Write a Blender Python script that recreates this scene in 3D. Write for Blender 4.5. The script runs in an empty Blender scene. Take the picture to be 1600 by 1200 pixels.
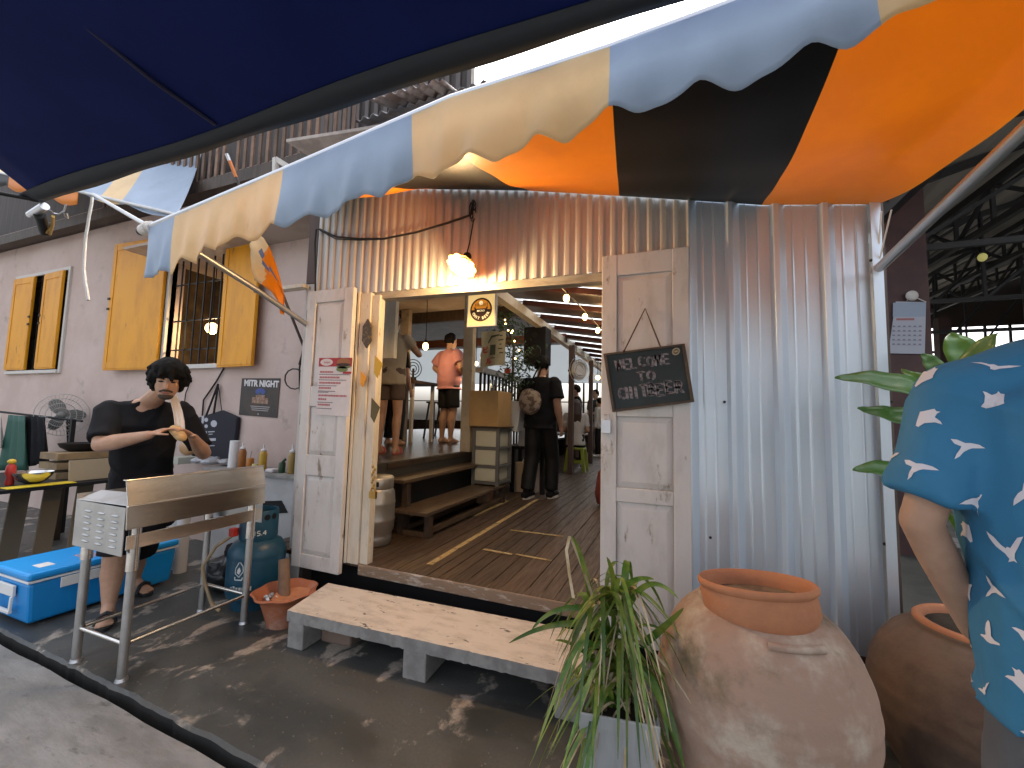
import bpy, bmesh, math, random
from mathutils import Vector as V, Matrix, Euler, noise
from mathutils.bvhtree import BVHTree
R=math.radians
random.seed(7)
C=bpy.context.scene.collection
S=bpy.context.scene
# ---------------------------------------------------------------- survey: pixel of the 1600x1200 photo -> point on a world plane
FPX=650.; CAMZ=1.45
def _frame():
    up=V((-195,8113+0,-FPX)).normalized()          # image x right, y down, z forward
    up=V((195,-8113,FPX)).normalized()
    if up.y>0: up=-up
    d=V((253,48,FPX)).normalized(); d=(d-up*d.dot(up)).normalized()
    r=d.cross(up)
    if r.x<0: r=-r
    return r.normalized(),d,up
AX,AY,AZ=_frame()
def U(px,py,x=None,y=None,z=None):
    c=V((px-800,py-600,FPX)); v=V((AX.dot(c),AY.dot(c),AZ.dot(c)))
    t=x/v.x if x is not None else y/v.y if y is not None else (z-CAMZ)/v.z
    return V((v.x*t,v.y*t,v.z*t+CAMZ))
# ---------------------------------------------------------------- materials
def mat(name,c,r=.6,metal=0.,c2=None,sc=6.,lo=.4,hi=.6,bump=0.,bsc=40.,spec=.5,stretch=(1,1,1),coat=0.,trans=0.,emit=None,es=1.,island=0.,r2=None,det=6.,alpha=None,glass=False,dirt=None,dsc=2.5,dlo=.5,dhi=.75):
    m=bpy.data.materials.new(name); m.use_nodes=True; nt=m.node_tree; N=nt.nodes; L=nt.links
    b=N['Principled BSDF']; out=N['Material Output']
    b.inputs['Base Color'].default_value=(*c,1); b.inputs['Roughness'].default_value=r; b.inputs['Metallic'].default_value=metal
    b.inputs['Specular IOR Level'].default_value=spec
    if coat: b.inputs['Coat Weight'].default_value=coat; b.inputs['Coat Roughness'].default_value=.15
    if glass: b.inputs['Transmission Weight'].default_value=1; b.inputs['IOR'].default_value=1.45
    tc=N.new('ShaderNodeTexCoord'); mp=N.new('ShaderNodeMapping'); mp.inputs['Scale'].default_value=stretch
    L.new(tc.outputs['Object'],mp.inputs['Vector'])
    def nz(scale,detail):
        n=N.new('ShaderNodeTexNoise'); n.inputs['Scale'].default_value=scale; n.inputs['Detail'].default_value=detail; n.inputs['Roughness'].default_value=.65
        L.new(mp.outputs['Vector'],n.inputs['Vector']); return n
    col=None
    def mix(fac,a,bc):
        x=N.new('ShaderNodeMix'); x.data_type='RGBA'
        L.new(fac,x.inputs['Factor'])
        if isinstance(a,tuple): x.inputs['A'].default_value=(*a,1)
        else: L.new(a,x.inputs['A'])
        x.inputs['B'].default_value=(*bc,1); return x.outputs['Result']
    if c2:
        n=nz(sc,det); rp=N.new('ShaderNodeMapRange'); rp.interpolation_type='SMOOTHSTEP'
        rp.inputs['From Min'].default_value=lo; rp.inputs['From Max'].default_value=hi
        L.new(n.outputs['Fac'],rp.inputs['Value']); col=mix(rp.outputs['Result'],c,c2)
        if r2 is not None:
            q=N.new('ShaderNodeMapRange'); q.inputs['To Min'].default_value=r; q.inputs['To Max'].default_value=r2
            L.new(rp.outputs['Result'],q.inputs['Value']); L.new(q.outputs['Result'],b.inputs['Roughness'])
    if dirt:
        n=nz(dsc,8); rp=N.new('ShaderNodeMapRange'); rp.interpolation_type='SMOOTHSTEP'
        rp.inputs['From Min'].default_value=dlo; rp.inputs['From Max'].default_value=dhi
        L.new(n.outputs['Fac'],rp.inputs['Value']); col=mix(rp.outputs['Result'],col or c,dirt)
    if island:
        g=N.new('ShaderNodeNewGeometry'); h=N.new('ShaderNodeHueSaturation'); q=N.new('ShaderNodeMapRange')
        q.inputs['To Min'].default_value=1-island; q.inputs['To Max'].default_value=1+island
        L.new(g.outputs['Random Per Island'],q.inputs['Value']); L.new(q.outputs['Result'],h.inputs['Value'])
        if col: L.new(col,h.inputs['Color'])
        else: h.inputs['Color'].default_value=(*c,1)
        col=h.outputs['Color']
    if col: L.new(col,b.inputs['Base Color'])
    if bump:
        n=nz(bsc,5); bp=N.new('ShaderNodeBump'); bp.inputs['Strength'].default_value=bump; bp.inputs['Distance'].default_value=.01
        L.new(n.outputs['Fac'],bp.inputs['Height']); L.new(bp.outputs['Normal'],b.inputs['Normal'])
    if emit:
        b.inputs['Emission Color'].default_value=(*emit,1); b.inputs['Emission Strength'].default_value=es
    if trans:
        t=N.new('ShaderNodeBsdfTranslucent'); x=N.new('ShaderNodeMixShader'); x.inputs['Fac'].default_value=trans
        if col: L.new(col,t.inputs['Color'])
        else: t.inputs['Color'].default_value=(*c,1)
        L.new(b.outputs[0],x.inputs[1]); L.new(t.outputs[0],x.inputs[2]); L.new(x.outputs[0],out.inputs['Surface'])
    return m
# ---------------------------------------------------------------- mesh builder
ORI={}
class MB:
    def __init__(s): s.v=[]; s.f=[]; s.m=[]; s.cur=0
    def add(s,vs,fs):
        o=len(s.v); s.v+=[V(p) for p in vs]
        for f in fs: s.f.append([i+o for i in f]); s.m.append(s.cur)
        return s
    def box(s,x0,x1,y0,y1,z0,z1,M=None):
        vs=[V((x,y,z)) for z in (z0,z1) for y in (y0,y1) for x in (x0,x1)]
        if M: vs=[M@p for p in vs]
        return s.add(vs,[(0,2,3,1),(4,5,7,6),(0,1,5,4),(2,6,7,3),(0,4,6,2),(1,3,7,5)])
    def bar(s,a,b,w,h,up=(0,0,1)):
        a=V(a); b=V(b); d=(b-a).normalized(); up=V(up)
        if abs(d.dot(up))>.98: up=V((0,1,0))
        x=d.cross(up).normalized()*w/2; y=x.cross(d).normalized()*h/2
        vs=[p+i*x+j*y for p in (a,b) for i,j in ((-1,-1),(1,-1),(1,1),(-1,1))]
        return s.add(vs,[(0,1,2,3),(7,6,5,4),(0,4,5,1),(1,5,6,2),(2,6,7,3),(3,7,4,0)])
    def ring(s,c,x,y,n,fn=None):
        return [c+x*math.cos(2*math.pi*i/n)*(fn(i) if fn else 1)+y*math.sin(2*math.pi*i/n)*(fn(i) if fn else 1) for i in range(n)]
    def loftr(s,rings,caps=True,closed=False):
        n=len(rings[0]); vs=[p for r in rings for p in r]; fs=[]
        k=len(rings)
        for j in range(k if closed else k-1):
            j2=(j+1)%k
            for i in range(n):
                i2=(i+1)%n; fs.append((j*n+i,j*n+i2,j2*n+i2,j2*n+i))
        if caps and not closed: fs.append(tuple(range(n))[::-1]); fs.append(tuple((k-1)*n+i for i in range(n)))
        return s.add(vs,fs)
    def cyl(s,a,b,r0,r1=None,n=14,caps=True):
        a=V(a); b=V(b); r1=r0 if r1 is None else r1; d=(b-a).normalized()
        u=d.orthogonal().normalized(); w=d.cross(u)
        return s.loftr([s.ring(a,u*r0,w*r0,n),s.ring(b,u*r1,w*r1,n)],caps)
    def tube(s,pts,r,n=8,closed=False,r1=None):
        pts=[V(p) for p in pts]; k=len(pts); rs=[]
        u=None
        for i,p in enumerate(pts):
            if closed: d=pts[(i+1)%k]-pts[i-1]
            else: d=pts[min(i+1,k-1)]-pts[max(i-1,0)]
            d.normalize()
            u=d.orthogonal().normalized() if u is None else (u-d*u.dot(d)).normalized()
            w=d.cross(u); rr=r if r1 is None else r+(r1-r)*i/(k-1)
            rs.append(s.ring(p,u*rr,w*rr,n))
        return s.loftr(rs,not closed,closed)
    def lathe(s,c,prof,n=32,M=None,caps=True,fn=None):
        c=V(c); rs=[]
        for j,(r,z) in enumerate(prof):
            rg=[V((math.cos(2*math.pi*i/n)*r*(fn(i,j) if fn else 1),math.sin(2*math.pi*i/n)*r*(fn(i,j) if fn else 1),z)) for i in range(n)]
            rs.append([c+(M@p if M else p) for p in rg])
        return s.loftr(rs,caps)
    def ell(s,c,rx,ry=None,rz=None,M=None,nu=14,nv=9):
        ry=rx if ry is None else ry; rz=rx if rz is None else rz
        pr=[]
        for j in range(nv+1):
            a=-math.pi/2+math.pi*j/nv; pr.append((max(math.cos(a),.002),math.sin(a)))
        c=V(c); rs=[]
        for r,z in pr:
            rg=[V((math.cos(2*math.pi*i/nu)*r*rx,math.sin(2*math.pi*i/nu)*r*ry,z*rz)) for i in range(nu)]
            rs.append([c+(M@p if M else p) for p in rg])
        return s.loftr(rs)
    def cap(s,a,b,r0,r1=None,n=12):
        a=V(a); b=V(b); r1=r0 if r1 is None else r1; d=(b-a)
        d=d.normalized() if d.length>1e-6 else V((0,0,1)); u=d.orthogonal().normalized(); w=d.cross(u); rs=[]
        for t in (-88,-60,-30): t=R(t); rs.append(s.ring(a+d*r0*math.sin(t),u*r0*math.cos(t),w*r0*math.cos(t),n))
        rs.append(s.ring(a,u*r0,w*r0,n)); rs.append(s.ring(b,u*r1,w*r1,n))
        for t in (30,60,88): t=R(t); rs.append(s.ring(b+d*r1*math.sin(t),u*r1*math.cos(t),w*r1*math.cos(t),n))
        return s.loftr(rs)
    def grid(s,P,mf=None):
        nu=len(P); nv=len(P[0]); o=len(s.v); s.v+=[V(p) for r in P for p in r]
        for i in range(nu-1):
            for j in range(nv-1):
                s.f.append([o+i*nv+j,o+(i+1)*nv+j,o+(i+1)*nv+j+1,o+i*nv+j+1]); s.m.append(mf(i,j) if mf else s.cur)
        return s
    def prism(s,poly,n):            # polygon of 3-D points, extruded by vector n
        k=len(poly); poly=[V(p) for p in poly]; n=V(n)
        return s.add(poly+[p+n for p in poly],[tuple(range(k))[::-1],tuple(range(k,2*k))]+[(i,(i+1)%k,k+(i+1)%k,k+i) for i in range(k)])
    def mesh(s,name):
        me=bpy.data.meshes.new(name); me.from_pydata([tuple(p) for p in s.v],[],s.f)
        for p,i in zip(me.polygons,s.m): p.material_index=i
        return me
    def done(s,name,m,parent=None,smooth=None,bevel=0,solid=0,origin=None,rc=True):
        if parent is not None: o0=ORI[parent.name]
        elif origin is not None: o0=V(origin)
        else:
            xs=[p.x for p in s.v]; ys=[p.y for p in s.v]; zs=[p.z for p in s.v]
            o0=V(((min(xs)+max(xs))/2,(min(ys)+max(ys))/2,min(zs)))
        s.v=[p-o0 for p in s.v]
        me=s.mesh(name)
        if rc:
            bm=bmesh.new(); bm.from_mesh(me); bmesh.ops.recalc_face_normals(bm,faces=bm.faces); bm.to_mesh(me); bm.free()
        o=bpy.data.objects.new(name,me); C.objects.link(o); ORI[o.name]=o0
        for x in (m if isinstance(m,(list,tuple)) else [m]): me.materials.append(x)
        if smooth is not None:
            me.shade_smooth(); me.set_sharp_from_angle(angle=R(smooth))
        if solid:
            q=o.modifiers.new('thick','SOLIDIFY'); q.thickness=solid; q.offset=0
        if bevel:
            q=o.modifiers.new('bevel','BEVEL'); q.width=bevel; q.segments=2; q.limit_method='ANGLE'; q.angle_limit=R(40)
        if parent is not None: o.parent=parent
        else: o.location=o0
        return o
def tag(o,label,cat,group=None,kind=None):
    if label: o['label']=label
    if cat: o['category']=cat
    if group: o['group']=group
    if kind: o['kind']=kind
    return o
def thing(name,label,cat,loc=(0,0,0),group=None):
    o=bpy.data.objects.new(name,None); C.objects.link(o); o.location=V(loc); o.empty_display_size=.1; ORI[o.name]=V(loc)
    return tag(o,label,cat,group)
def struct(o): o['kind']='structure'; return o
def dup(root,loc,label=None,rotz=None):
    r=root.copy(); C.objects.link(r); r.location=V(loc); ORI[r.name]=V(loc)
    if rotz is not None: r.rotation_euler=(0,0,rotz)
    if label: r['label']=label
    for ch in list(root.children):
        c=ch.copy(); C.objects.link(c); c.parent=r
        for g in list(ch.children):
            d=g.copy(); C.objects.link(d); d.parent=c
    return r
def bil(a,b,c,d,u,v): return (V(a)*(1-u)+V(b)*u)*(1-v)+(V(d)*(1-u)+V(c)*u)*v
def lerp(a,b,t): return a+(b-a)*t
def pw(xs,ys,x):
    if x<=xs[0]: return ys[0]
    for i in range(1,len(xs)):
        if x<=xs[i]: return lerp(ys[i-1],ys[i],(x-xs[i-1])/(xs[i]-xs[i-1]))
    return ys[-1]
def text(body,size,frame,m,parent,name='lettering',ext=.0006,bold=0.,align='CENTER',sx=1.):
    # frame: (origin, u, v) unit vectors; flat raised letters of real mesh
    cu=bpy.data.curves.new(name,'FONT'); cu.body=body; cu.size=size; cu.align_x=align; cu.align_y='CENTER'; cu.extrude=ext; cu.offset=bold; cu.resolution_u=3
    t=bpy.data.objects.new('tmp',cu); C.objects.link(t); bpy.context.view_layer.update()
    me=bpy.data.meshes.new_from_object(t.evaluated_get(bpy.context.evaluated_depsgraph_get()))
    bpy.data.objects.remove(t); bpy.data.curves.remove(cu)
    o,u,v=[V(q) for q in frame]; n=u.cross(v).normalized(); o0=ORI[parent.name]
    for p in me.vertices: p.co=o+u*p.co.x*sx+v*p.co.y+n*p.co.z-o0
    me.materials.clear(); me.materials.append(m); me.name=name
    ob=bpy.data.objects.new(name,me); C.objects.link(ob); ob.parent=parent; ORI[ob.name]=o0
    return ob
def flat(poly2,frame,m,parent,name,t=.0008,lift=0.):
    # flat shape of a little thickness on a surface; poly2 in (u,v)
    o,u,v=[V(q) for q in frame]; n=u.cross(v).normalized()
    b=MB(); polys=poly2 if isinstance(poly2[0][0],(tuple,list)) else [poly2]
    for pl in polys: b.prism([o+u*x+v*y+n*lift for x,y in pl],n*t)
    return b.done(name,m,parent)
def textrow(x0,x1,y,h,gap=.03):
    # one printed line as a single flat ribbon whose words stand up from a hairline
    top=[]; x=x0
    while x<x1-1e-5:
        w=min(random.uniform(gap,gap*2.6),x1-x); top+=[(x,y+h),(x+w,y+h)]; x+=w
        if x<x1-gap*.5: top+=[(x,y+h*.12),(x+gap*.3,y+h*.12)]; x+=gap*.3
    return [(x0,y),(top[-1][0],y)]+top[::-1]
def rect(x0,x1,y0,y1): return [(x0,y0),(x1,y0),(x1,y1),(x0,y1)]
def circ(cx,cy,r,n=24,ry=None): return [(cx+r*math.cos(2*math.pi*i/n),cy+(ry or r)*math.sin(2*math.pi*i/n)) for i in range(n)]
def remesh(mb,name,m,parent,vox=.01,smooth=5,disp=0.,dsc=6.,extra=None,deep=1):
    me=mb.mesh('tmp'); t=bpy.data.objects.new('tmp',me); C.objects.link(t)
    bm=bmesh.new(); bm.from_mesh(me); bmesh.ops.recalc_face_normals(bm,faces=bm.faces); bm.to_mesh(me); bm.free()
    q=t.modifiers.new('r','REMESH'); q.mode='VOXEL'; q.voxel_size=vox
    q=t.modifiers.new('s','SMOOTH'); q.iterations=smooth; q.factor=.5
    bpy.context.view_layer.update()
    nm=bpy.data.meshes.new_from_object(t.evaluated_get(bpy.context.evaluated_depsgraph_get()))
    bpy.data.objects.remove(t); bpy.data.meshes.remove(me)
    if disp:
        ns=[v.normal.copy() for v in nm.vertices]
        for v,n in zip(nm.vertices,ns):
            p=v.co*dsc; p.z*=.6
            cr=(1-min(1,abs(noise.noise(V((p.x*.8+p.z*.9,p.y*.8-p.z*.5,p.z*1.1)))*3.2)))
            v.co+=n*disp*(noise.noise(p)+.5*noise.noise(p*2.3)+.75*cr*cr-.2)
    o0=ORI[parent.name]
    if extra: extra(nm)
    for v in nm.vertices: v.co-=o0
    nm.materials.clear()
    for x in (m if isinstance(m,(list,tuple)) else [m]): nm.materials.append(x)
    nm.shade_smooth(); nm.name=name
    o=bpy.data.objects.new(name,nm); C.objects.link(o); o.parent=parent; ORI[o.name]=o0
    return o
# ---------------------------------------------------------------- palette
M_={}
def mk(k,*a,**w): M_[k]=mat(k,*a,**w); return M_[k]
mk('galv',(.56,.55,.52),.48,.3,c2=(.48,.47,.44),sc=3,stretch=(8,8,.6),lo=.3,hi=.7,bump=.12,bsc=3)
mk('galv_rib',(.66,.74,.81),.36,.55,c2=(.62,.70,.77),sc=2,stretch=(5,5,.3),lo=.3,hi=.7,bump=.04,bsc=1.5,dirt=(.40,.40,.40),dsc=3,dlo=.66,dhi=.85)
mk('whitewood',(.62,.59,.56),.55,c2=(.50,.47,.43),sc=5,stretch=(1.5,1.5,.6),lo=.45,hi=.75,dirt=(.24,.19,.14),dsc=7,dlo=.60,dhi=.70,bump=.2,bsc=30,det=9)
mk('jambwood',(.60,.54,.44),.6,c2=(.50,.44,.34),sc=6,stretch=(3,3,.5),lo=.4,hi=.7,dirt=(.22,.16,.09),dsc=10,dlo=.62,dhi=.7,bump=.2)
mk('plank',(.085,.052,.031),.42,c2=(.052,.031,.019),sc=5,stretch=(10,.7,4),lo=.35,hi=.65,island=.25,bump=.2,bsc=20,r2=.6)
mk('sillwood',(.22,.15,.10),.7,c2=(.38,.33,.28),sc=9,stretch=(.8,3,3),lo=.5,hi=.62,bump=.4)
mk('darkwood',(.035,.022,.014),.6,c2=(.06,.038,.024),sc=6,stretch=(4,4,.6),bump=.2)
mk('benchwood',(.10,.066,.036),.5,c2=(.065,.04,.024),sc=5,stretch=(8,.6,4),bump=.15)
mk('redbeam',(.085,.024,.014),.6,c2=(.09,.025,.015),sc=4)
mk('redwood',(.24,.08,.04),.6,c2=(.17,.06,.03),sc=4)
mk('pink',(.54,.43,.385),.85,c2=(.47,.36,.315),sc=1.5,lo=.35,hi=.65,dirt=(.25,.20,.18),dsc=2.6,dlo=.58,dhi=.78,bump=.3,bsc=16,det=9)
mk('yellow',(.70,.30,.003),.5,c2=(.58,.235,.003),sc=3,stretch=(2,2,.6),lo=.4,hi=.7,dirt=(.20,.10,.02),dsc=5,dlo=.62,dhi=.72,bump=.12)
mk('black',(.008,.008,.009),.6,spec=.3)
mk('iron',(.02,.018,.017),.55,.3)
mk('darkroom',(.06,.045,.035),.8)
mk('room',(.38,.30,.20),.8)
mk('concrete',(.30,.29,.27),.85,c2=(.20,.19,.18),sc=7,lo=.35,hi=.65,bump=.5,bsc=35)
mk('stepcream',(.60,.53,.45),.8,c2=(.47,.40,.33),sc=6,stretch=(1,2.5,1),lo=.42,hi=.68,dirt=(.10,.09,.075),dsc=11,dlo=.62,dhi=.66,bump=.5)
mk('steel',(.78,.75,.70),.2,1.,c2=(.68,.65,.61),sc=4,stretch=(1,1,6),bump=.03)
mk('steelsoft',(.50,.50,.49),.40,.9,c2=(.43,.43,.42),sc=5)
mk('alum',(.55,.56,.58),.33,.9)
mk('cooler',(.004,.25,.66),.42,c2=(.004,.23,.60),sc=3)
mk('coolerlid',(.006,.28,.70),.42)
mk('white',(.68,.68,.67),.5)
mk('paper',(.66,.61,.60),.8,c2=(.6,.56,.55),sc=4)
mk('offwhite',(.55,.52,.48),.6)
mk('gas',(.008,.065,.115),.4,c2=(.012,.052,.085),sc=6,lo=.5,hi=.7,dirt=(.10,.07,.05),dsc=9,dlo=.68,dhi=.75)
mk('red',(.45,.03,.02),.5)
mk('orangep',(.55,.16,.03),.5)
mk('hose',(.33,.24,.14),.5)
mk('terra',(.50,.215,.10),.75,c2=(.41,.165,.08),sc=5,lo=.35,hi=.65,bump=.2,bsc=50)
mk('jar',(.365,.24,.175),.8,c2=(.52,.44,.345),sc=4.2,lo=.47,hi=.68,dirt=(.15,.115,.065),dsc=3.1,dlo=.50,dhi=.70,bump=.45,bsc=30,det=9)
mk('jardark',(.095,.06,.042),.8,c2=(.16,.105,.072),sc=3,lo=.4,hi=.65,bump=.25,bsc=30)
mk('soil',(.03,.022,.015),.95,bump=.8,bsc=40)
mk('sandsoil',(.22,.15,.09),.95,c2=(.14,.09,.06),sc=12,bump=.6,bsc=40)
mk('potgrey',(.38,.39,.39),.5,c2=(.29,.29,.29),sc=3,stretch=(6,6,.7),lo=.4,hi=.7)
mk('leaf',(.06,.15,.018),.38,c2=(.20,.26,.045),sc=7,island=.4,trans=.22)
mk('leaf2',(.12,.22,.03),.4,c2=(.08,.17,.02),sc=5,island=.25,trans=.25)
mk('dry',(.40,.29,.15),.7,c2=(.60,.50,.34),sc=8,island=.3,trans=.15)
mk('broad',(.09,.22,.045),.32,c2=(.16,.28,.09),sc=14,lo=.5,hi=.7,trans=.15)
mk('navy',(.003,.010,.085),.8,c2=(.004,.013,.10),sc=3,trans=.05,spec=.2)
mk('navyhem',(.012,.017,.024),.7,trans=.03)
mk('cblue',(.36,.46,.60),.42,c2=(.33,.425,.56),sc=3,trans=.32,bump=.25,bsc=6,dirt=(.25,.32,.42),dsc=4,dlo=.58,dhi=.8)
mk('ccream',(.80,.60,.32),.42,c2=(.75,.55,.28),sc=3,trans=.34,bump=.25,bsc=6,dirt=(.55,.38,.18),dsc=4,dlo=.58,dhi=.8)
mk('corange',(.84,.285,.006),.42,c2=(.79,.255,.006),sc=2,trans=.34,bump=.1,bsc=4)
mk('cblack',(.0035,.003,.0028),.45,spec=.18,bump=.1,bsc=4)
mk('cable',(.014,.012,.011),.6)
mk('bulb',(1,.7,.35),.4,emit=(1,.58,.18),es=5.)
mk('bulbwhite',(1,.75,.4),.4,emit=(1,.70,.34),es=14.)
mk('shadein',(.75,.46,.16),.3,trans=.35)
mk('chalkboard',(.018,.030,.032),.7,c2=(.035,.048,.05),sc=4,lo=.45,hi=.75)
mk('frame',(.055,.036,.022),.6,c2=(.09,.06,.035),sc=8)
mk('chalk',(.30,.275,.295),.95,c2=(.09,.095,.10),sc=60,lo=.42,hi=.66)
mk('rope',(.72,.70,.66),.9,bump=.6,bsc=200)
mk('cord',(.05,.022,.014),.7)
mk('cardboard',(.40,.25,.10),.75,c2=(.36,.22,.085),sc=4)
mk('kraft',(.34,.22,.13),.75)
mk('foliage',(.02,.05,.016),.6,island=.5)
mk('plasticgreen',(.24,.30,.03),.45)
mk('brass',(.45,.28,.08),.35,.9)
mk('greenbag',(.015,.075,.055),.6)
mk('clay',(.30,.17,.10),.8)
mk('roofrust',(.30,.31,.33),.45,.6,c2=(.20,.18,.17),sc=2.5,lo=.45,hi=.7,bump=.2)
mk('poly',(.72,.76,.78),.5,trans=.75)
mk('blind',(.55,.58,.60),.8,trans=.62)
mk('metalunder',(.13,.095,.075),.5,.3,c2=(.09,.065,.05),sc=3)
mk('shedroof',(.52,.48,.41),.8,c2=(.36,.33,.28),sc=2,stretch=(1,.2,1))
mk('shedsteel',(.035,.035,.036),.6)
mk('maroon',(.05,.018,.018),.6,c2=(.07,.027,.022),sc=3)
mk('rug',(.2,.04,.03),.9)
SKINS=[mat('skin_tan',(.44,.26,.17),.5,c2=(.39,.22,.14),sc=12,spec=.4),mat('skin_light',(.46,.28,.19),.5,c2=(.42,.25,.165),sc=12,spec=.4),mat('skin_pale',(.40,.235,.16),.5,c2=(.36,.20,.135),sc=10,spec=.4)]
mk('hair',(.0045,.004,.0035),.75,spec=.15,bump=.5,bsc=90,stretch=(3,3,.5))
mk('hairbrown',(.045,.022,.014),.5,bump=.5,bsc=60,stretch=(3,3,.4))
mk('tblack',(.0075,.0075,.009),.9,c2=(.010,.010,.012),sc=5,bump=.1,bsc=300,spec=.2)
mk('tpink',(.46,.21,.22),.85)
mk('tbeige',(.36,.30,.22),.85)
mk('twhite',(.50,.47,.44),.85)
mk('tgreen',(.025,.035,.036),.85)
mk('brownshort',(.10,.065,.05),.85)
mk('grayshort',(.10,.105,.115),.85,c2=(.085,.09,.10),sc=5,bump=.12,bsc=260)
mk('shirtblue',(.03,.185,.35),.72,c2=(.026,.165,.315),sc=4,bump=.1,bsc=300)
mk('birdwhite',(.68,.66,.70),.8)
mk('towel',(.70,.67,.66),.9,bump=.5,bsc=160)
mk('bun',(.55,.33,.13),.7,c2=(.65,.46,.25),sc=8)
mk('rubber',(.012,.012,.013),.6)
mk('pinkshoe',(.40,.08,.07),.6)
# ================================================================ setting
YF=2.6; FZ=.34; PW=3.2; PLZ=.98
# --- camera
cd=bpy.data.cameras.new('camera'); cam=bpy.data.objects.new('camera',cd); C.objects.link(cam); S.camera=cam
cd.sensor_width=36; cd.sensor_fit='HORIZONTAL'; cd.lens=FPX/1600*36; cd.clip_start=.02; cd.clip_end=500
cx=V((AX.x,AY.x,AZ.x)); cyd=V((AX.y,AY.y,AZ.y)); cz=V((AX.z,AY.z,AZ.z))
cam.matrix_world=Matrix(((cx.x,-cyd.x,-cz.x,0),(cx.y,-cyd.y,-cz.y,0),(cx.z,-cyd.z,-cz.z,CAMZ),(0,0,0,1)))
# --- daylight: bright overcast
W=bpy.data.worlds.new('World'); S.world=W; W.use_nodes=True
nt=W.node_tree; bg=nt.nodes['Background']; sky=nt.nodes.new('ShaderNodeTexSky'); sky.sky_type='NISHITA'
sky.sun_disc=False; sky.sun_elevation=R(58); sky.sun_rotation=R(10); sky.air_density=1.0; sky.dust_density=7.0; sky.ozone_density=1.0
hs=nt.nodes.new('ShaderNodeHueSaturation'); hs.inputs['Saturation'].default_value=.38; nt.links.new(sky.outputs[0],hs.inputs['Color']); nt.links.new(hs.outputs[0],bg.inputs[0]); bg.inputs[1].default_value=.15
sl=bpy.data.lights.new('sun','SUN'); sl.energy=.5; sl.angle=R(25); sl.color=(1,.96,.9)
so=bpy.data.objects.new('sun',sl); C.objects.link(so); so.rotation_euler=(R(-32),0,R(-10)); so.location=(0,3,20)
S.view_settings.view_transform='Standard'; S.view_settings.look='None'; S.view_settings.gamma=1; S.view_settings.exposure=1.95
S.cycles.max_bounces=10; S.cycles.diffuse_bounces=5; S.cycles.transmission_bounces=6; S.cycles.sample_clamp_indirect=6
try: S.cycles.use_denoising=True
except Exception: pass
# --- ground
def ground_mat():
    m=bpy.data.materials.new('wet_concrete'); m.use_nodes=True; nt=m.node_tree; N=nt.nodes; L=nt.links; b=N['Principled BSDF']
    tc=N.new('ShaderNodeTexCoord')
    def nz(s,d,st=(1,1,1),rot=0,dist=0):
        mp=N.new('ShaderNodeMapping'); mp.inputs['Scale'].default_value=st; mp.inputs['Rotation'].default_value=(0,0,rot); L.new(tc.outputs['Object'],mp.inputs['Vector'])
        n=N.new('ShaderNodeTexNoise'); n.inputs['Scale'].default_value=s; n.inputs['Detail'].default_value=d; n.inputs['Distortion'].default_value=dist; n.inputs['Roughness'].default_value=.62; L.new(mp.outputs[0],n.inputs['Vector']); return n.outputs['Fac']
    def rng(x,a,c,t0=0,t1=1):
        r=N.new('ShaderNodeMapRange'); r.interpolation_type='SMOOTHSTEP'
        for k,v in zip(('From Min','From Max','To Min','To Max'),(a,c,t0,t1)): r.inputs[k].default_value=v
        L.new(x,r.inputs['Value']); return r.outputs[0]
    def mix(f,a,c):
        x=N.new('ShaderNodeMix'); x.data_type='RGBA'; L.new(f,x.inputs['Factor'])
        for k,q in (('A',a),('B',c)):
            if isinstance(q,tuple): x.inputs[k].default_value=(*q,1)
            else: L.new(q,x.inputs[k])
        return x.outputs['Result']
    big=nz(1.1,8,(1,1.3,1),.5,.6); fine=nz(3.4,10,(1.35,.95,1),.35,.35); grain=nz(60,4)
    base=mix(rng(big,.36,.62),(.040,.043,.041),(.080,.081,.075))
    patch=rng(fine,.545,.62); gate=rng(big,.42,.52)
    mu=N.new('ShaderNodeMath'); mu.operation='MULTIPLY'; L.new(patch,mu.inputs[0]); L.new(gate,mu.inputs[1])
    col=mix(mu.outputs[0],base,(.37,.32,.265))
    col=mix(rng(grain,.35,.75,0,.35),col,(.04,.038,.034)); L.new(col,b.inputs['Base Color'])
    L.new(rng(big,.36,.6,.34,.62),b.inputs['Roughness'])
    bp=N.new('ShaderNodeBump'); bp.inputs['Strength'].default_value=.35; bp.inputs['Distance'].default_value=.006; L.new(fine,bp.inputs['Height'])
    L.new(bp.outputs[0],b.inputs['Normal']); return m
GM=ground_mat()
b=MB()
KE=[(-60,1.42),(-6,1.43),(-4,1.425),(-2.6,1.385),(-1.57,1.34),(0,1.30),(60,1.28)]
top=[V((x,y,0)) for x,y in KE]; bot=[V((x,y,-.35)) for x,y in KE]; far=[V((x,90,0)) for x,y in KE]
xs_=[-60,-8]+[lerp(-7.5,2.5,i/240) for i in range(241)]+[8,60]; kx=[k[0] for k in KE]; ky=[k[1] for k in KE]
top=[V((x,pw(kx,ky,x)+(.010*noise.noise(V((x*6,0,0)))+.006*noise.noise(V((x*21,3,0))) if -7.5<=x<=2.5 else 0),0)) for x in xs_]; ed_=[p+V((0,.02+.006*noise.noise(V((p.x*15,7,0))),.0)) for p in top]; top=[p+V((0,0,-.008+.004*noise.noise(V((p.x*30,9,0))))) for p in top]; bot=[p+V((0,.02,-.35)) for p in top]; far=[V((p.x,90,0)) for p in top]
b.grid([far,ed_]); b.grid([ed_,top]); b.cur=1; b.grid([top,bot])
struct(b.done('pavement',[GM,mat('kerbface',(.02,.02,.018),.8)],origin=(0,0,0)))  # side face near-black: shadow under the pavement edge put into its colour
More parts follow.
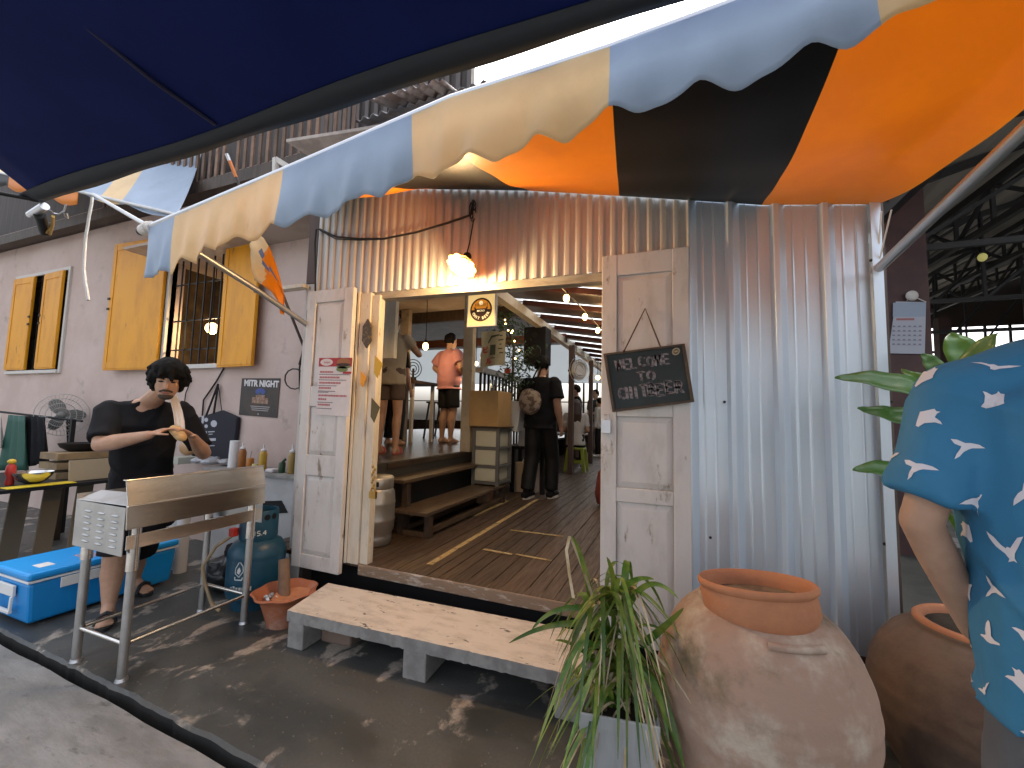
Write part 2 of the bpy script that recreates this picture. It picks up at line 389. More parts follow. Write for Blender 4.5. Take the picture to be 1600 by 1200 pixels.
mk('street',(.25,.245,.235),.6,c2=(.15,.146,.138),sc=3.5,stretch=(.5,1.5,1),lo=.35,hi=.65,dirt=(.10,.095,.09),dsc=16,dlo=.55,dhi=.72,bump=.35,bsc=60)
b=MB(); st=[V((x,y-.055+.004*math.sin(x*9),-.012)) for x,y in [(lerp(-8,3,i/60),pw([k[0] for k in KE],[k[1] for k in KE],lerp(-8,3,i/60))) for i in range(61)]]
st=[V((-60,1.335,-.015))]+st+[V((60,1.195,-.015))]
b.grid([st,[V((p.x,-40,-.015)) for p in st]]); b.grid([[p+V((0,0,-.34)) for p in st],st])
struct(b.done('street',M_['street'],origin=(0,0,0)))
b=MB(); b.grid([[V((-60,1.6,-.33)),V((60,1.6,-.33))],[V((-60,1.1,-.33)),V((60,1.1,-.33))]])
struct(b.done('gutter',mat('guttershade',(.02,.018,.015),.7)))  # gutter bed coloured dark to carry the shade of the kerb gap
# ================================================================ the bar shack
bar=thing('bar_shack','corrugated metal bar with white double door and raised plank floor','building',(-.9,YF,0))
def corr(fn,x0,x1,z0,z1,y,n):            # vertical sheet facing -y with profile fn(x)
    P=[]
    for i in range(n+1):
        x=lerp(x0,x1,i/n); P.append([V((x,y-fn(x),z0)),V((x,y-fn(x),lerp(z0,z1,.5))),V((x,y-fn(x),z1))])
    return P
def small(x):
    t=(x/.074)%1.; return .013*(min(1,max(0,t/.12)) if t<.45 else min(1,max(0,(.62-t)/.15)))+.0012*math.sin(x*7.1)
def big(x):
    t=((x-.055)/.222)%1.
    r=0
    if t<.06: r=t/.06
    elif t<.17: r=1
    elif t<.34: r=(.34-t)/.17
    r*=.042
    for c in (.48,.74):
        d=abs(t-c)
        if d<.03: r+=.003*(1-d/.03)
    return r+.001*math.sin(x*11)
b=MB(); P=corr(small,-2.82,.10,2.415,3.42,YF,420)
for i,r in enumerate(P): r[0].z=2.415-.035*(r[0].x+2.82)/2.42 if r[0].x<-.4 else 2.38
b.grid(P); b.done('corrugated_panel',M_['galv'],bar,smooth=35)
b=MB(); b.grid(corr(big,.085,.938,.08,3.1,YF-.012,400)); b.done('ribbed_panel',M_['galv_rib'],bar,smooth=30)
b=MB(); b.box(.934,.976,YF-.060,YF-.054,.08,3.1); b.box(.970,.976,YF-.0535,YF+.25,.08,3.1)
b.done('corner_trim',M_['galv_rib'],bar)
b=MB()
for px,py in ((1132,628),(1361,407),(1392,628),(1110,840),(1382,850)):
    p=U(px,py,y=YF-.05); b.cyl(p,p+V((0,-.008,0)),.008,.006,8)
b.done('screws',M_['iron'],bar)
# long side walls
b=MB(); b.box(.980,1.01,YF+.0,14.1,.0,3.0); b.done('side_wall',M_['metalunder'],bar)
b=MB(); b.box(-2.86,-2.80,YF+.03,YF+.55,.0,3.4); b.done('side_wall',M_['darkroom'],bar)
# frame of the doorway
b=MB(); b.box(-2.30,-2.20,YF-.035,YF+.10,.33,2.40); b.box(-2.197,-2.125,YF-.02,YF+.045,.33,2.38); b.box(-2.325,-2.303,YF-.045,YF+.02,.33,2.41)
b.done('door_jamb',M_['jambwood'],bar,bevel=.004)
b=MB(); b.box(-.415,-.395,YF-.02,YF+.10,.3,2.37); b.box(-.393,.1,YF+.005,YF+.06,.3,2.37); b.done('door_jamb',M_['jambwood'],bar,bevel=.003)
b=MB(); b.bar((-2.3,YF+.045,2.385),(-.3,YF+.045,2.352),.085,.06); b.done('door_lintel',mat('lintelwood',(.36,.33,.27),.7,c2=(.25,.22,.17),sc=6,stretch=(.6,3,3)),bar)
b=MB(); b.box(-2.2,-.38,YF-.03,YF+.1,FZ-.085,FZ-.004); b.done('door_sill',M_['sillwood'],bar,bevel=.008)
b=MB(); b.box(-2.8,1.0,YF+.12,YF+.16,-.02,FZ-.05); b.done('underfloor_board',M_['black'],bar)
# plank floor
b=MB(); x=-3.2
while x<.97:
    w=random.choice((.095,.10,.105,.11,.16)); x1=min(x+w,.975); dz=random.uniform(-.002,.002)
    b.box(x,x1-.006,YF-.02,14,FZ-.03,FZ+dz); x=x1
b.done('floor_planks',M_['plank'],bar)
b=MB()
a,c=U(671,882,z=FZ+.005),U(840,780,z=FZ+.005); b.bar(a,c,.05,.004)
mk('paintyellow',(.40,.29,.13),.7,c2=(.16,.10,.05),sc=18,lo=.5,hi=.66)
b.done('painted_line',M_['paintyellow'],bar)
for p,q,w in (((797,828),(880,838),.035),((755,858),(800,866),.035),((806,866),(862,876),.03),((735,805),(788,782),.13)):
    b=MB(); a,c=U(*p,z=FZ+.005),U(*q,z=FZ+.005); b.bar(a,c,w,.003); b.done('worn_patch',M_['paintyellow'],bar)
# ---- door leaves
def leaf(x0,x1,z0,z1,y,panels,name):
    b=MB(); t=.038
    for pz0,pz1 in [(z0,panels[0][0])]+[(panels[i][1],panels[i+1][0]) for i in range(len(panels)-1)]+[(panels[-1][1],z1)]:
        b.box(x0+.09,x1-.09,y-t,y,pz0,pz1)
    b.box(x0,x0+.0895,y-t-.002,y,z0,z1); b.box(x1-.0895,x1,y-t-.002,y,z0,z1)
    o=b.done(name,M_['whitewood'],bar,bevel=.004)
    for pz0,pz1 in panels:
        q=MB(); q.box(x0+.091,x1-.091,y-.02,y-.004,pz0+.001,pz1-.001)
        xa,xb,za,zb=x0+.125,x1-.125,pz0+.036,pz1-.036
        o1=[V((x0+.094,y-.02,pz0+.004)),V((x1-.094,y-.02,pz0+.004)),V((x1-.094,y-.02,pz1-.004)),V((x0+.094,y-.02,pz1-.004))]
        i1=[V((xa,y-.034,za)),V((xb,y-.034,za)),V((xb,y-.034,zb)),V((xa,y-.034,zb))]
        q.loftr([o1,i1]); q.done('door_panel',M_['whitewood'],o,bevel=.002)
    return o
dl=leaf(-2.80,-2.325,.255,2.44,YF-.05,[(.36,.96),(1.12,1.50),(1.66,2.34)],'door_leaf')
dr=leaf(-.405,.085,.20,2.45,YF-.05,[(.32,.98),(1.06,1.47),(1.63,2.32)],'door_leaf')
b=MB(); p=U(955,660,y=YF-.1)
b.box(-.40,-.345,YF-.115,YF-.093,1.37,1.45); b.tube([(-.385,YF-.104,1.45),(-.385,YF-.104,1.48),(-.36,YF-.104,1.48),(-.36,YF-.104,1.45)],.005,6)
b.done('padlock',M_['alum'],dr,bevel=.003)
b=MB()
for z in (.55,1.35,2.2): b.box(-2.807,-2.80,YF-.085,YF-.05,z,z+.09)
b.done('hinge',M_['iron'],dl)
# ---- corner post, cables on the left of the doorway
b=MB(); b.box(-2.95,-2.835,YF+.02,YF+.13,0,2.55); b.done('corner_post',M_['offwhite'],bar,bevel=.004)
b=MB(); b.box(-2.945,-2.84,YF+.015,YF+.11,2.553,3.42); b.done('corner_post',mk('postbrown',(.09,.055,.045),.7),bar)
b=MB(); b.box(-3.20,-2.90,YF-.06,YF+.015,2.50,2.53); b.done('shelf_board',M_['jambwood'],bar)
# ---- interior of the bar
b=MB(); x=-8.
while x<-2.62:
    b.box(x,x+.155,YF+.75,13.9,PLZ-.05,PLZ); x+=.16
b.done('upper_floor',mat('upperplank',(.055,.036,.024),.33,c2=(.036,.024,.016),sc=4,stretch=(6,.6,3),island=.2),bar)
b=MB(); b.box(-2.63,-2.58,YF+.6,8.2,FZ,PLZ+.006); b.done('platform_riser',mat('riser',(.035,.032,.028),.55),bar)
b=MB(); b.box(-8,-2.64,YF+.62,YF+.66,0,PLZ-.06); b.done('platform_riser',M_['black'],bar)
# back wall: low board wall, window openings with mullions, translucent blinds above
b=MB(); b.box(-12,1.03,14.0,14.06,.0,1.28); b.done('back_wall',M_['darkwood'],bar)
b=MB(); 
for x in [-11.5,-10.6,-9.7,-8.8,-7.9,-7.0,-6.1,-5.2,-4.3,-3.75,-3.3,-2.85,-2.4,-1.95,-1.2,-.4,.4]: b.box(x-.03,x+.03,14.0,14.05,1.28,2.66)
b.box(-12,1.03,13.99,14.04,2.0,2.035); b.done('window_mullions',M_['darkwood'],bar)
b=MB(); b.box(-12,1.03,14.01,14.03,2.66,4.6); b.done('window_blind',M_['blind'],bar)
b=MB(); b.box(-12.05,-12,2.7,14,0,4.6); b.done('side_wall',M_['darkroom'],bar)
# right lean-to roof: beams and sheets
rz=lambda x: 3.13-.168*(x+2.05)
for i in range(13):
    y=3.05+.86*i
    b=MB(); b.bar((-2.05,y,rz(-2.05)),(1.0,y,rz(1.0)),.05,.07); b.done('roof_beam',M_['redbeam'],bar)
b=MB(); b.box(-2.11,-2.0,2.75,14,2.93,3.06); b.done('eave_beam',M_['jambwood'],bar)
b=MB(); q=MB()
for i in range(14):
    y=2.62+.86*i
    for k,(mb,y0,y1) in enumerate(((b,0,.50),(q,.503,.66),(b,.663,.76),(q,.763,.858))):
        mb.add([(-2.3,y+y0,rz(-2.3)+.075+.002*k),(1.05,y+y0,rz(1.05)+.075+.002*k),(1.05,y+y1,rz(1.05)+.075+.002*k),(-2.3,y+y1,rz(-2.3)+.075+.002*k)],[(0,1,2,3)])
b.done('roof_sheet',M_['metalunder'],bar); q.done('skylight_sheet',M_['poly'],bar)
# left room: ceiling board, beam, high roof
b=MB(); b.box(-6,-2.35,2.75,6.3,3.30,3.33); b.done('ceiling_board',mat('ceilpink',(.42,.35,.30),.8,c2=(.36,.29,.24),sc=2),bar)
b=MB(); b.box(-6,-2.35,6.32,6.40,3.12,3.40); b.done('ceiling_edge',M_['darkwood'],bar)
b=MB(); b.box(-9,-2.0,8.0,8.14,2.98,3.14); b.done('cross_beam',M_['redwood'],bar)
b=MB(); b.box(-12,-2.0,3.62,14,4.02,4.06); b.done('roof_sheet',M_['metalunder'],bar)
b=MB(); b.box(-2.655,-2.51,4.95,5.05,PLZ,3.29); b.done('post',mat('postcream',(.50,.44,.33),.6,c2=(.42,.36,.26),sc=5,dirt=(.15,.11,.07),dsc=8,dlo=.66,dhi=.72),bar,bevel=.006)
for x,y in ((-1.94,8.3),(-1.97,10.6),(-2.75,9.2)):
    b=MB(); b.box(x-.05,x+.05,y-.05,y+.05,FZ,2.95); b.done('post',M_['postbrown'],bar)
# rail along the platform edge
b=MB(); b.box(-2.56,-2.44,5.15,8.1,2.06,2.13); b.done('handrail',M_['steelsoft'],bar)
b=MB()
for i in range(22): b.box(-2.52,-2.49,5.2+.135*i,5.225+.135*i,1.0,2.06)
b.done('rail_bars',M_['iron'],bar)
# wall piece beside the jamb, dark post with silver edge
b=MB(); b.box(-2.62,-2.52,3.02,3.10,FZ,2.75); b.done('post',mat('blackpost',(.02,.018,.016),.5),bar)
b=MB(); b.box(-2.51,-2.498,3.03,3.05,PLZ,2.6); b.done('pipe',M_['steelsoft'],bar)
b=MB(); a,c=U(596,560,y=3.35),U(619,470,y=3.35); b.box(a.x,c.x,3.35,3.40,a.z,c.z); b.done('inner_wall',M_['jambwood'],bar); b=MB(); a,c=U(624,560,y=6.0),U(640,466,y=6.0); b.box(a.x,c.x,6.0,6.1,PLZ,3.29); b.done('inner_wall',mat('innerwall',(.36,.29,.22),.85,c2=(.2,.15,.11),sc=6,lo=.45,hi=.7),bar)
# steps up to the platform: two plank benches
def plank_bench(label,x0,x1,y0,y1,zt,zl):
    t=thing('plank_bench',label,'bench',((x0+x1)/2,(y0+y1)/2,FZ),'plank benches stepping up to the platform')
    b=MB(); b.box(x0,x1,y0,y1,zt-.032,zt); b.done('seat',M_['benchwood'],t,bevel=.004)
    for x in (x0+.04,x1-.04):
        for y in (y0+.10,y1-.1):
            b=MB(); b.box(x-.03,x+.03,y-.03,y+.03,zl,zt-.033); b.done('leg',M_['darkwood'],t)
    b=MB(); b.box(x0+.03,x0+.08,y0+.13,y1-.13,zl+.03,zl+.075); b.box(x1-.08,x1-.03,y0+.13,y1-.13,zl+.03,zl+.075); b.done('stretcher',M_['benchwood'],t)
    b=MB(); b.box(x0+.07,x1-.07,y0+.075,y0+.125,zl+.005,zl+.05); b.done('stretcher',M_['benchwood'],t)
    return t
plank_bench('lower and nearer wide plank bench on the bar floor',-2.42,-2.05,3.25,5.2,.58,FZ)
plank_bench('higher plank bench behind the low one beside the platform edge',-2.574,-2.34,3.3,5.35,.84,FZ)
# ================================================================ neighbours
house=thing('pink_house','pale pink plastered house with yellow shuttered windows','building',(-6,PW,0))
# wall with two window openings
W1=(-9.75,-8.25,1.98,3.45); W2=(-5.86,-4.83,1.98,3.62)
b=MB()
def wall(x0,x1,z0,z1): b.box(x0,x1,PW,PW+.14,z0,z1)
wall(-16,-2.95,0,W1[2]); wall(-16,W1[0],W1[2],4.3); wall(W1[1],W2[0],W1[2],4.3); wall(W2[1],-2.95,W2[2],4.3)
wall(W2[1],-2.95,W1[2],W2[2]); wall(W1[0],W1[1],W1[3],4.3); wall(W2[0],W2[1],W2[3],4.3)
b.done('wall',M_['pink'],house)
for (x0,x1,z0,z1) in (W1,W2):
    b=MB(); f=.05
    b.box(x0-f,x0,PW-.03,PW+.06,z0-f,z1+f); b.box(x1,x1+f,PW-.03,PW+.06,z0-f,z1+f); b.box(x0,x1,PW-.03,PW+.06,z1,z1+f); b.box(x0,x1,PW-.05,PW+.06,z0-f,z0)
    fr=b.done('window_frame',M_['offwhite'],house,bevel=.004)
    b=MB(); n=7
    for i in range(1,n): b.box(lerp(x0,x1,i/n)-.007,lerp(x0,x1,i/n)+.007,PW+.02,PW+.034,z0,z1)
    for z in (.12,.34,.62,.88): b.box(x0,x1,PW+.035,PW+.045,lerp(z0,z1,z)-.008,lerp(z0,z1,z)+.008)
    b.done('window_bars',M_['iron'],fr)
def shutter(xh,xo,z0,z1,ang,label=None):
    # hinged at xh on the wall face, free edge swung by ang from the wall
    w=abs(xo-xh); s=1 if xo>xh else -1
    d=V((s*math.cos(ang),-math.sin(ang),0)); n=V((s*math.sin(ang),math.cos(ang),0)); o=V((xh,PW-.035,0))
    b=MB(); t=.03
    def pl(u0,u1,za,zb,t0,t1):
        b.prism([o+d*u0+n*t0+V((0,0,za)),o+d*u1+n*t0+V((0,0,za)),o+d*u1+n*t0+V((0,0,zb)),o+d*u0+n*t0+V((0,0,zb))],n*(t1-t0))
    pl(0,w,z0,z1,-.034,-.006)
    k=b.done('shutter',M_['yellow'],house,bevel=.003)
    b=MB(); pl(.004,.07,z0+.02,z1-.02,-.0405,-.0345); pl(w-.07,w-.004,z0+.02,z1-.02,-.0405,-.0345); pl(.074,w-.074,z0+.02,z0+.1,-.0405,-.0345); pl(.074,w-.074,z1-.1,z1-.02,-.0405,-.0345)
    b.done('rail',M_['yellow'],k,bevel=.002)
    b=MB()
    for z in (lerp(z0,z1,.55),lerp(z0,z1,.47)): pl(w-.03,w+.015,z,z+.03,-.05,-.042)
    b.done('latch',M_['iron'],k)
shutter(-5.9,-6.92,1.93,3.62,R(3)); shutter(-4.79,-4.18,1.93,3.62,R(4))
shutter(-9.72,-9.15,1.99,3.44,R(-2)); shutter(-8.28,-8.85,1.99,3.44,R(-2))
# room behind the lit window
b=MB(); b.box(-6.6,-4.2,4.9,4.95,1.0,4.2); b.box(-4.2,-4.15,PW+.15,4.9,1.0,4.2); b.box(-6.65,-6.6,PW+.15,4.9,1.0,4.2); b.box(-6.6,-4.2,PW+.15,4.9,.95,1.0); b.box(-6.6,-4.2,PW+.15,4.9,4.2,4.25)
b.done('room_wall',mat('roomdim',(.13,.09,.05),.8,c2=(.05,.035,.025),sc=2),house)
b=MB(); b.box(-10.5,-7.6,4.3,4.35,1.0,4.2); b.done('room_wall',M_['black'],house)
b=MB(); b.box(-5.75,-5.55,4.2,4.24,1.9,3.2); b.done('curtain',mat('curtain',(.45,.18,.03),.8),house)
b=MB(); b.box(-5.45,-5.25,4.4,4.7,1.05,2.3); b.done('cabinet',M_['black'],house)
t=thing('hanging_bulb','bare lit bulb hanging inside the barred window of the pink house','lamp',U(331,513,y=PW+.3))
p=U(331,513,y=PW+.3); b=MB(); b.ell(p,.072); b.done('bulb',M_['bulb'],t,smooth=60)
b=MB(); b.cyl(p+V((0,0,.05)),p+V((0,0,.12)),.022); b.tube([p+V((0,0,.12)),V((p.x,p.y,4.19))],.006,6); b.done('socket',M_['black'],t)
def lamp(p,e,r=.05,c=(1,.66,.32)):
    l=bpy.data.lights.new('bulb_light','POINT'); l.energy=e; l.shadow_soft_size=r; l.color=c
    o=bpy.data.objects.new('bulb_light',l); C.objects.link(o); o.location=p; return o
lamp(p+V((0,.02,-.09)),9)
# dark eave, slatted balustrade and wooden upper storey
b=MB(); b.box(-16,-2.85,PW-.22,PW-.10,3.96,4.10); b.box(-16,-2.85,PW-.09,PW+.3,4.0,4.03); eo=b.done('eave_beam',M_['darkwood'],house)
b=MB(); x=-7.2
mk('slat',(.17,.10,.065),.65,c2=(.11,.065,.04),sc=4,island=.35)
while x<-2.9:
    if random.random()>.08: b.box(x,x+.042,PW-.17,PW-.15,4.102,4.72+.03*random.random())
    x+=.118
b.done('balustrade_slats',M_['slat'],house)
b=MB(); b.box(-7.2,-2.9,PW-.2,PW-.12,4.76,4.82); b.done('balustrade_rail',M_['darkwood'],house)
b=MB(); b.box(-16,-1.9,PW+.35,PW+.40,4.0,6.2); b.done('upper_wall',mat('upperwood',(.06,.045,.04),.7,c2=(.035,.027,.024),sc=3,stretch=(9,9,.4),lo=.4,hi=.6),house)
b=MB()
for i in range(16): b.box(-3.9+.13*i,-3.9+.13*i+.05,PW+.325,PW+.345,4.05,5.2)
b.done('wall_battens',mat('batten',(.10,.085,.08),.7),house)
# corrugated lean-to sheets of the bar roof seen over the awning
def corrsheet(a,bq,c,d,name,m,parent,n=60,amp=.018,waves=14):
    P=[]
    nn=(V(bq)-V(a)).cross(V(d)-V(a)).normalized()
    for i in range(n+1):
        u=i/n; P.append([bil(a,bq,c,d,u,v/3)+nn*amp*math.sin(u*waves*6.283) for v in range(4)])
    b=MB(); b.grid(P); return b.done(name,m,parent,solid=.003,smooth=50)
corrsheet((-2.95,3.05,4.34),(-1.42,3.0,4.30),(-1.2,5.2,5.35),(-3.0,5.2,5.35),'roof_sheet',M_['roofrust'],bar)
corrsheet((-2.55,2.78,4.26),(-1.75,2.75,4.20),(-1.8,3.3,4.45),(-2.5,3.3,4.47),'roof_sheet',mat('oldsheet',(.42,.40,.40),.5,.5,c2=(.25,.2,.18),sc=4,lo=.45,hi=.6),bar,n=40,waves=7)
b=MB(); b.box(-2.9,-1.2,5.15,5.25,4.0,5.3); b.done('gable_board',M_['metalunder'],bar)
b=MB(); b.bar((-2.95,3.1,4.22),(-1.45,3.05,4.17),.06,.09); b.done('roof_batten',M_['darkwood'],bar)
# pale eave board sticking out
A=[U(447,222,y=2.7),U(640,192,y=2.9),U(668,184,y=3.1),U(520,252,y=3.0),U(488,248,y=2.9)]
b=MB(); b.prism([A[0],A[1],A[2],A[3],A[4]],V((0,0,.03))); b.done('eave_board',mat('eaveboard',(.42,.37,.33),.8,c2=(.30,.26,.23),sc=4),bar)
b=MB(); a=U(432,270,y=2.75); b.bar(a+V((0,0,-.15)),U(431,248,y=2.75),.035,.05); b.bar(U(431,249,y=2.75),U(452,262,y=2.8),.03,.05); b.done('bracket',M_['offwhite'],bar)
# ================================================================ market shed on the right
shed=thing('market_shed','large dark open market shed with steel trusses beyond the metal wall','building',(6,12,0))
sz=lambda x: 4.35+.30*(x-1.2)
b=MB(); b.add([(1.2,2.9,sz(1.2)),(14,2.9,sz(14)),(14,24,sz(14)),(1.2,24,sz(1.2))],[(0,1,2,3)]); b.done('roof',M_['shedroof'],shed,solid=.02)
for k,x in enumerate((2.3,4.6,7.2,10)):
    zt=sz(x)-.16
    b=MB(); b.bar((x,2.9,zt),(x,24,zt),.10,.12); b.bar((x,2.9,zt-.62),(x,24,zt-.62),.09,.10)
    y=3.0; up=True
    while y<23:
        b.bar((x,y,zt if up else zt-.6),(x,y+.9,zt-.6 if up else zt),.05,.05); b.bar((x,y+.9,zt),(x,y+.9,zt-.6),.05,.05); y+=.9; up=not up
    b.done('roof_truss',M_['shedsteel'],shed)
for y in (4.2,7.2,10.4,13.8,17.5,21):
    b=MB(); b.bar((1.3,y,sz(1.3)-.1),(13,y,sz(13)-.1),.08,.1); b.bar((1.3,y,3.9),(13,y,3.9),.07,.08)
    for x in (3,5.5,8,10.5): b.bar((x,y,3.9),(x,y,sz(x)-.1),.05,.05); b.bar((x,y,3.9),(x+2.4,y,sz(x+2.4)-.1),.05,.05)
    b.done('tie_beam',M_['shedsteel'],shed)
b=MB()
for x in (1.9,3.4,5.2,6.1,8.2,9.2,11): b.bar((x,2.9,sz(x)-.03),(x,24,sz(x)-.03),.06,.06)
b.done('purlins',mat('purlin',(.17,.155,.14),.7),shed)
b=MB(); b.box(2.33,2.75,6.1,6.45,0,4.6); b.done('column',M_['maroon'],shed)
for x,y in ((2.6,11),(2.6,16),(7,9),(7,15),(10.5,7)):
    b=MB(); b.box(x-.14,x+.14,y-.14,y+.14,0,4.5); b.done('column',M_['maroon'],shed)
b=MB(); b.box(1.1,14,24,24.1,0,1.6); b.box(1.1,14,24,24.1,5.9,8.5); b.box(14,14.1,3,24,0,8)
b.done('back_wall',M_['darkroom'],shed)
b=MB()
for i in range(16): x=1.4+.8*i; b.box(x-.04,x+.04,23.95,24.02,1.6,5.9)
b.box(1.1,14,23.94,24.03,3.9,4.1); b.box(1.1,14,23.94,24.03,2.6,2.68); b.done('window_mullions',M_['iron'],shed)
b=MB(); b.box(1.25,14,2.8,24,-.02,.012)
struct(b.done('shed_floor',mat('shedfloor',(.075,.075,.065),.7,c2=(.05,.05,.045),sc=2),origin=(0,0,0)))
b=MB(); b.box(1.5,14,6.75,7.1,.012,.06); struct(b.done('shed_kerb',M_['concrete']))
t=thing('shed_lamp','small yellow lamp glowing under the dark shed roof','lamp',U(1535,402,y=9)); p=U(1535,402,y=9)
b=MB(); b.ell(p,.06,.06,.07); b.done('bulb',mat('dimyellow',(.8,.75,.3),.5,emit=(.9,.85,.25),es=.06),t,smooth=60); b=MB(); b.cyl(p+V((0,0,.08)),p+V((0,0,.3)),.04); b.bar(p+V((0,0,.3)),V((p.x,p.y,sz(p.x))),.02,.02); b.done('lamp_holder',M_['black'],t)
# calendar on the column
t=thing('wall_calendar','faded paper calendar hanging on the maroon shed column','calendar',(2.42,6.05,1.9))
c0,c1,c2_,c3=U(1388,552,y=6.08),U(1445,553,y=6.08),U(1447,472,y=6.08),U(1400,471,y=6.08)
mk('calpaper',(.40,.41,.46),.8)
b=MB(); b.prism([c0,c1,c2_,c3],(0,.012,0)); b.done('page',M_['calpaper'],t)
uu=(c1-c0).normalized(); vv=(c3-c0).normalized(); w=(c1-c0).length; h=(c3-c0).length
vv=(vv-uu*vv.dot(uu)).normalized(); fr=(c0,uu,vv)
mk('calgrey',(.20,.20,.25),.8)
for j in range(5):
    yy=h*(.16+.085*j); flat([(.10*w,yy),(.93*w,yy)]+[q_ for i in range(5,-1,-1) for q_ in ((.10*w+.145*w*i+.075*w,yy+.004*h),(.10*w+.145*w*i+.07*w,yy+.03*h),(.10*w+.145*w*i+.005*w,yy+.03*h),(.10*w+.145*w*i,yy+.004*h))],fr,M_['calgrey'],t,'date_row',lift=.001)
flat([rect(.2*w,.7*w,.63*h,.67*h)],fr,mat('calred',(.35,.15,.15),.8),t,'calendar_heading',lift=.001)
flat([rect(.1*w,1.*w,.70*h,.97*h)],fr,mat('calpic',(.30,.35,.43),.8),t,'calendar_picture',lift=.001)
b=MB(); p=U(1425,462,y=6.06); b.tube([c3+V((.1,0,0)),p,c2_],.006,6); b.ell(p,.06,.03,.06); b.done('hook',M_['offwhite'],t)
# ================================================================ awnings
# --- striped awning over the bar door
aw=thing('striped_awning','big striped awning over the bar door with scalloped blue and cream valance','awning',(-.9,1.6,2.5))
RX=[-2.80,-1.57,-.68,-.17,.14,1.0,1.25]; RY=[1.40,1.245,1.13,1.115,1.09,1.01,.99]
ry=lambda x: pw(RX,RY,x)
RZ=2.5
bx_top=[-3.3,-2.50,-1.57,-.85,-.172,.41,1.3]      # stripe boundaries on the front rail
bx_bot=[-3.3,-2.28,-1.62,-.91,-.32,.45,1.3]       # and on the wall
BZX=[-2.85,-2.16,-.91,-.2,.47,.97]; BZ=[3.42,3.25,3.00,2.83,2.665,2.585]
b=MB(); P=[]; NU=130; NV=26; sti=[]
for i in range(NU+1):
    u=i/NU; xt=lerp(-2.80,1.05,u)
    # map along the stripes so that the boundaries stay straight
    k=0
    while k<5 and xt>bx_top[k+1]: k+=1
    f=(xt-bx_top[k])/(bx_top[k+1]-bx_top[k]); xb=lerp(bx_bot[k],bx_bot[k+1],f) if k not in (0,5) else xt
    if k==0: xb=lerp(-2.85,bx_bot[1],(xt+2.80)/(bx_top[1]+2.80))
    if k==5: xb=lerp(bx_bot[5],.985,(xt-bx_top[5])/(1.05-bx_top[5]))
    zb=pw(BZX,BZ,xb); row=[]
    for j in range(NV+1):
        v=j/NV; x=lerp(xt,xb,v); y=lerp(ry(xt),YF-.018,v); z=lerp(RZ+.012,zb,v)
        sag=.075*math.sin(math.pi*v)*(.75+.25*math.cos(xt*2.4)); wr=.016*math.sin(math.pi*min(1,v*1.0))*math.sin(xt*5.3+v*5+1.2*math.sin(v*7))+.010*math.sin(v*19+xt*2)*v*v*(1-v)*3
        if u>.965: z+= -.075*(u-.965)/.035*math.sin(math.pi*v)
        row.append(V((x,y,z-sag+wr)))
    P.append(row); sti.append(k)
# top coat blue and cream, underside orange and black: two skins of one sheet
b.grid(P,lambda i,j: 0 if sti[i]%2==1 else 1)
cv=b.done('canopy_underside',[M_['corange'],M_['cblack']],aw,smooth=60,rc=False)
b=MB(); b.grid([[p+V((0,0,.004)) for p in r] for r in P],lambda i,j: 0 if sti[i]%2==1 else 1)
b.done('canopy_top',[M_['ccream'],M_['cblue']],aw,smooth=60,rc=False)
# valance: scallops hang from the rail
SC=[(262,424),(272,432),(279,405),(285,402),(300,411),(308,402),(322,386),(341,393),(351,384),(369,368),(392,378),(409,369),(422,349),(445,358),(458,350),(473,335),(512,338),(540,325),(568,304),(596,311),(617,290),(641,271),(680,281),(704,262),(732,243),(774,256),(806,234),(834,208),(886,222),(921,195),(949,173),(990,180),(1040,165),(1090,125),(1160,133),(1210,112),(1262,75),(1330,78),(1372,50),(1402,27),(1445,10),(1485,-8)]
def rail_pt(px,py):                                   # on the vertical sheet below the rail
    lo,hi=.4,2.2
    for _ in range(40):
        y=(lo+hi)/2; p=U(px,py,y=y)
        if y>ry(p.x)-.012: hi=y
        else: lo=y
    return p
sp=[rail_pt(*q) for q in SC]; sxs=[p.x for p in sp]; szs=[p.z for p in sp]
sxs+= [sxs[-1]+.12,sxs[-1]+.24,sxs[-1]+.36,sxs[-1]+.48]; szs+=[szs[-1]-.02,szs[-1]+.05,szs[-1]-.03,szs[-1]+.04]
def smooth_pw(x): 
    w=.006; return sum(pw(sxs,szs,x+w*k) for k in (-2,-1,0,1,2))/5
b=MB(); P=[]; col=[]; n=300
for i in range(n+1):
    x=lerp(-2.80,1.2,i/n); zb=smooth_pw(x); row=[]
    for j in range(13):
        v=j/12; z=lerp(RZ,zb,v)
        wv=.012*v*math.sin(x*13)+.008*v*math.sin(x*31+v*3)+.006*v*v*math.sin(x*57)
        xx=x-(.10*(1-min(1,(x+2.8)/.12)) if x<-2.68 else 0)*0
        row.append(V((xx,ry(x)-.014+wv,z)))
    P.append(row); k=0
    while k<5 and x>bx_top[k+1]: k+=1
    col.append(k)
b.grid(P,lambda i,j: 1 if col[i]%2==1 else 0)
b.done('valance',[M_['cblue'],M_['ccream']],aw,smooth=60,rc=False,solid=.0015)
b=MB(); b.tube([V((x,ry(x),RZ-.006)) for x in [-2.84]+RX[1:]],.016,12); b.done('front_rail',M_['alum'],aw,smooth=60)
b=MB(); a=V((-2.84,1.405,RZ-.006)); d=(V((-2.84,1.405,RZ))-V((-1.57,1.245,RZ))).normalized()
b.cyl(a-d*.05,a+d*.06,.032,.032,16); b.cyl(a-d*.02,a-d*.005,.037,.037,16); b.done('rail_cap',M_['offwhite'],aw,smooth=50)
b=MB(); b.cyl(a+d*.061,a+d*.10,.026,.023,16); b.done('rail_knob',M_['black'],aw,smooth=50)
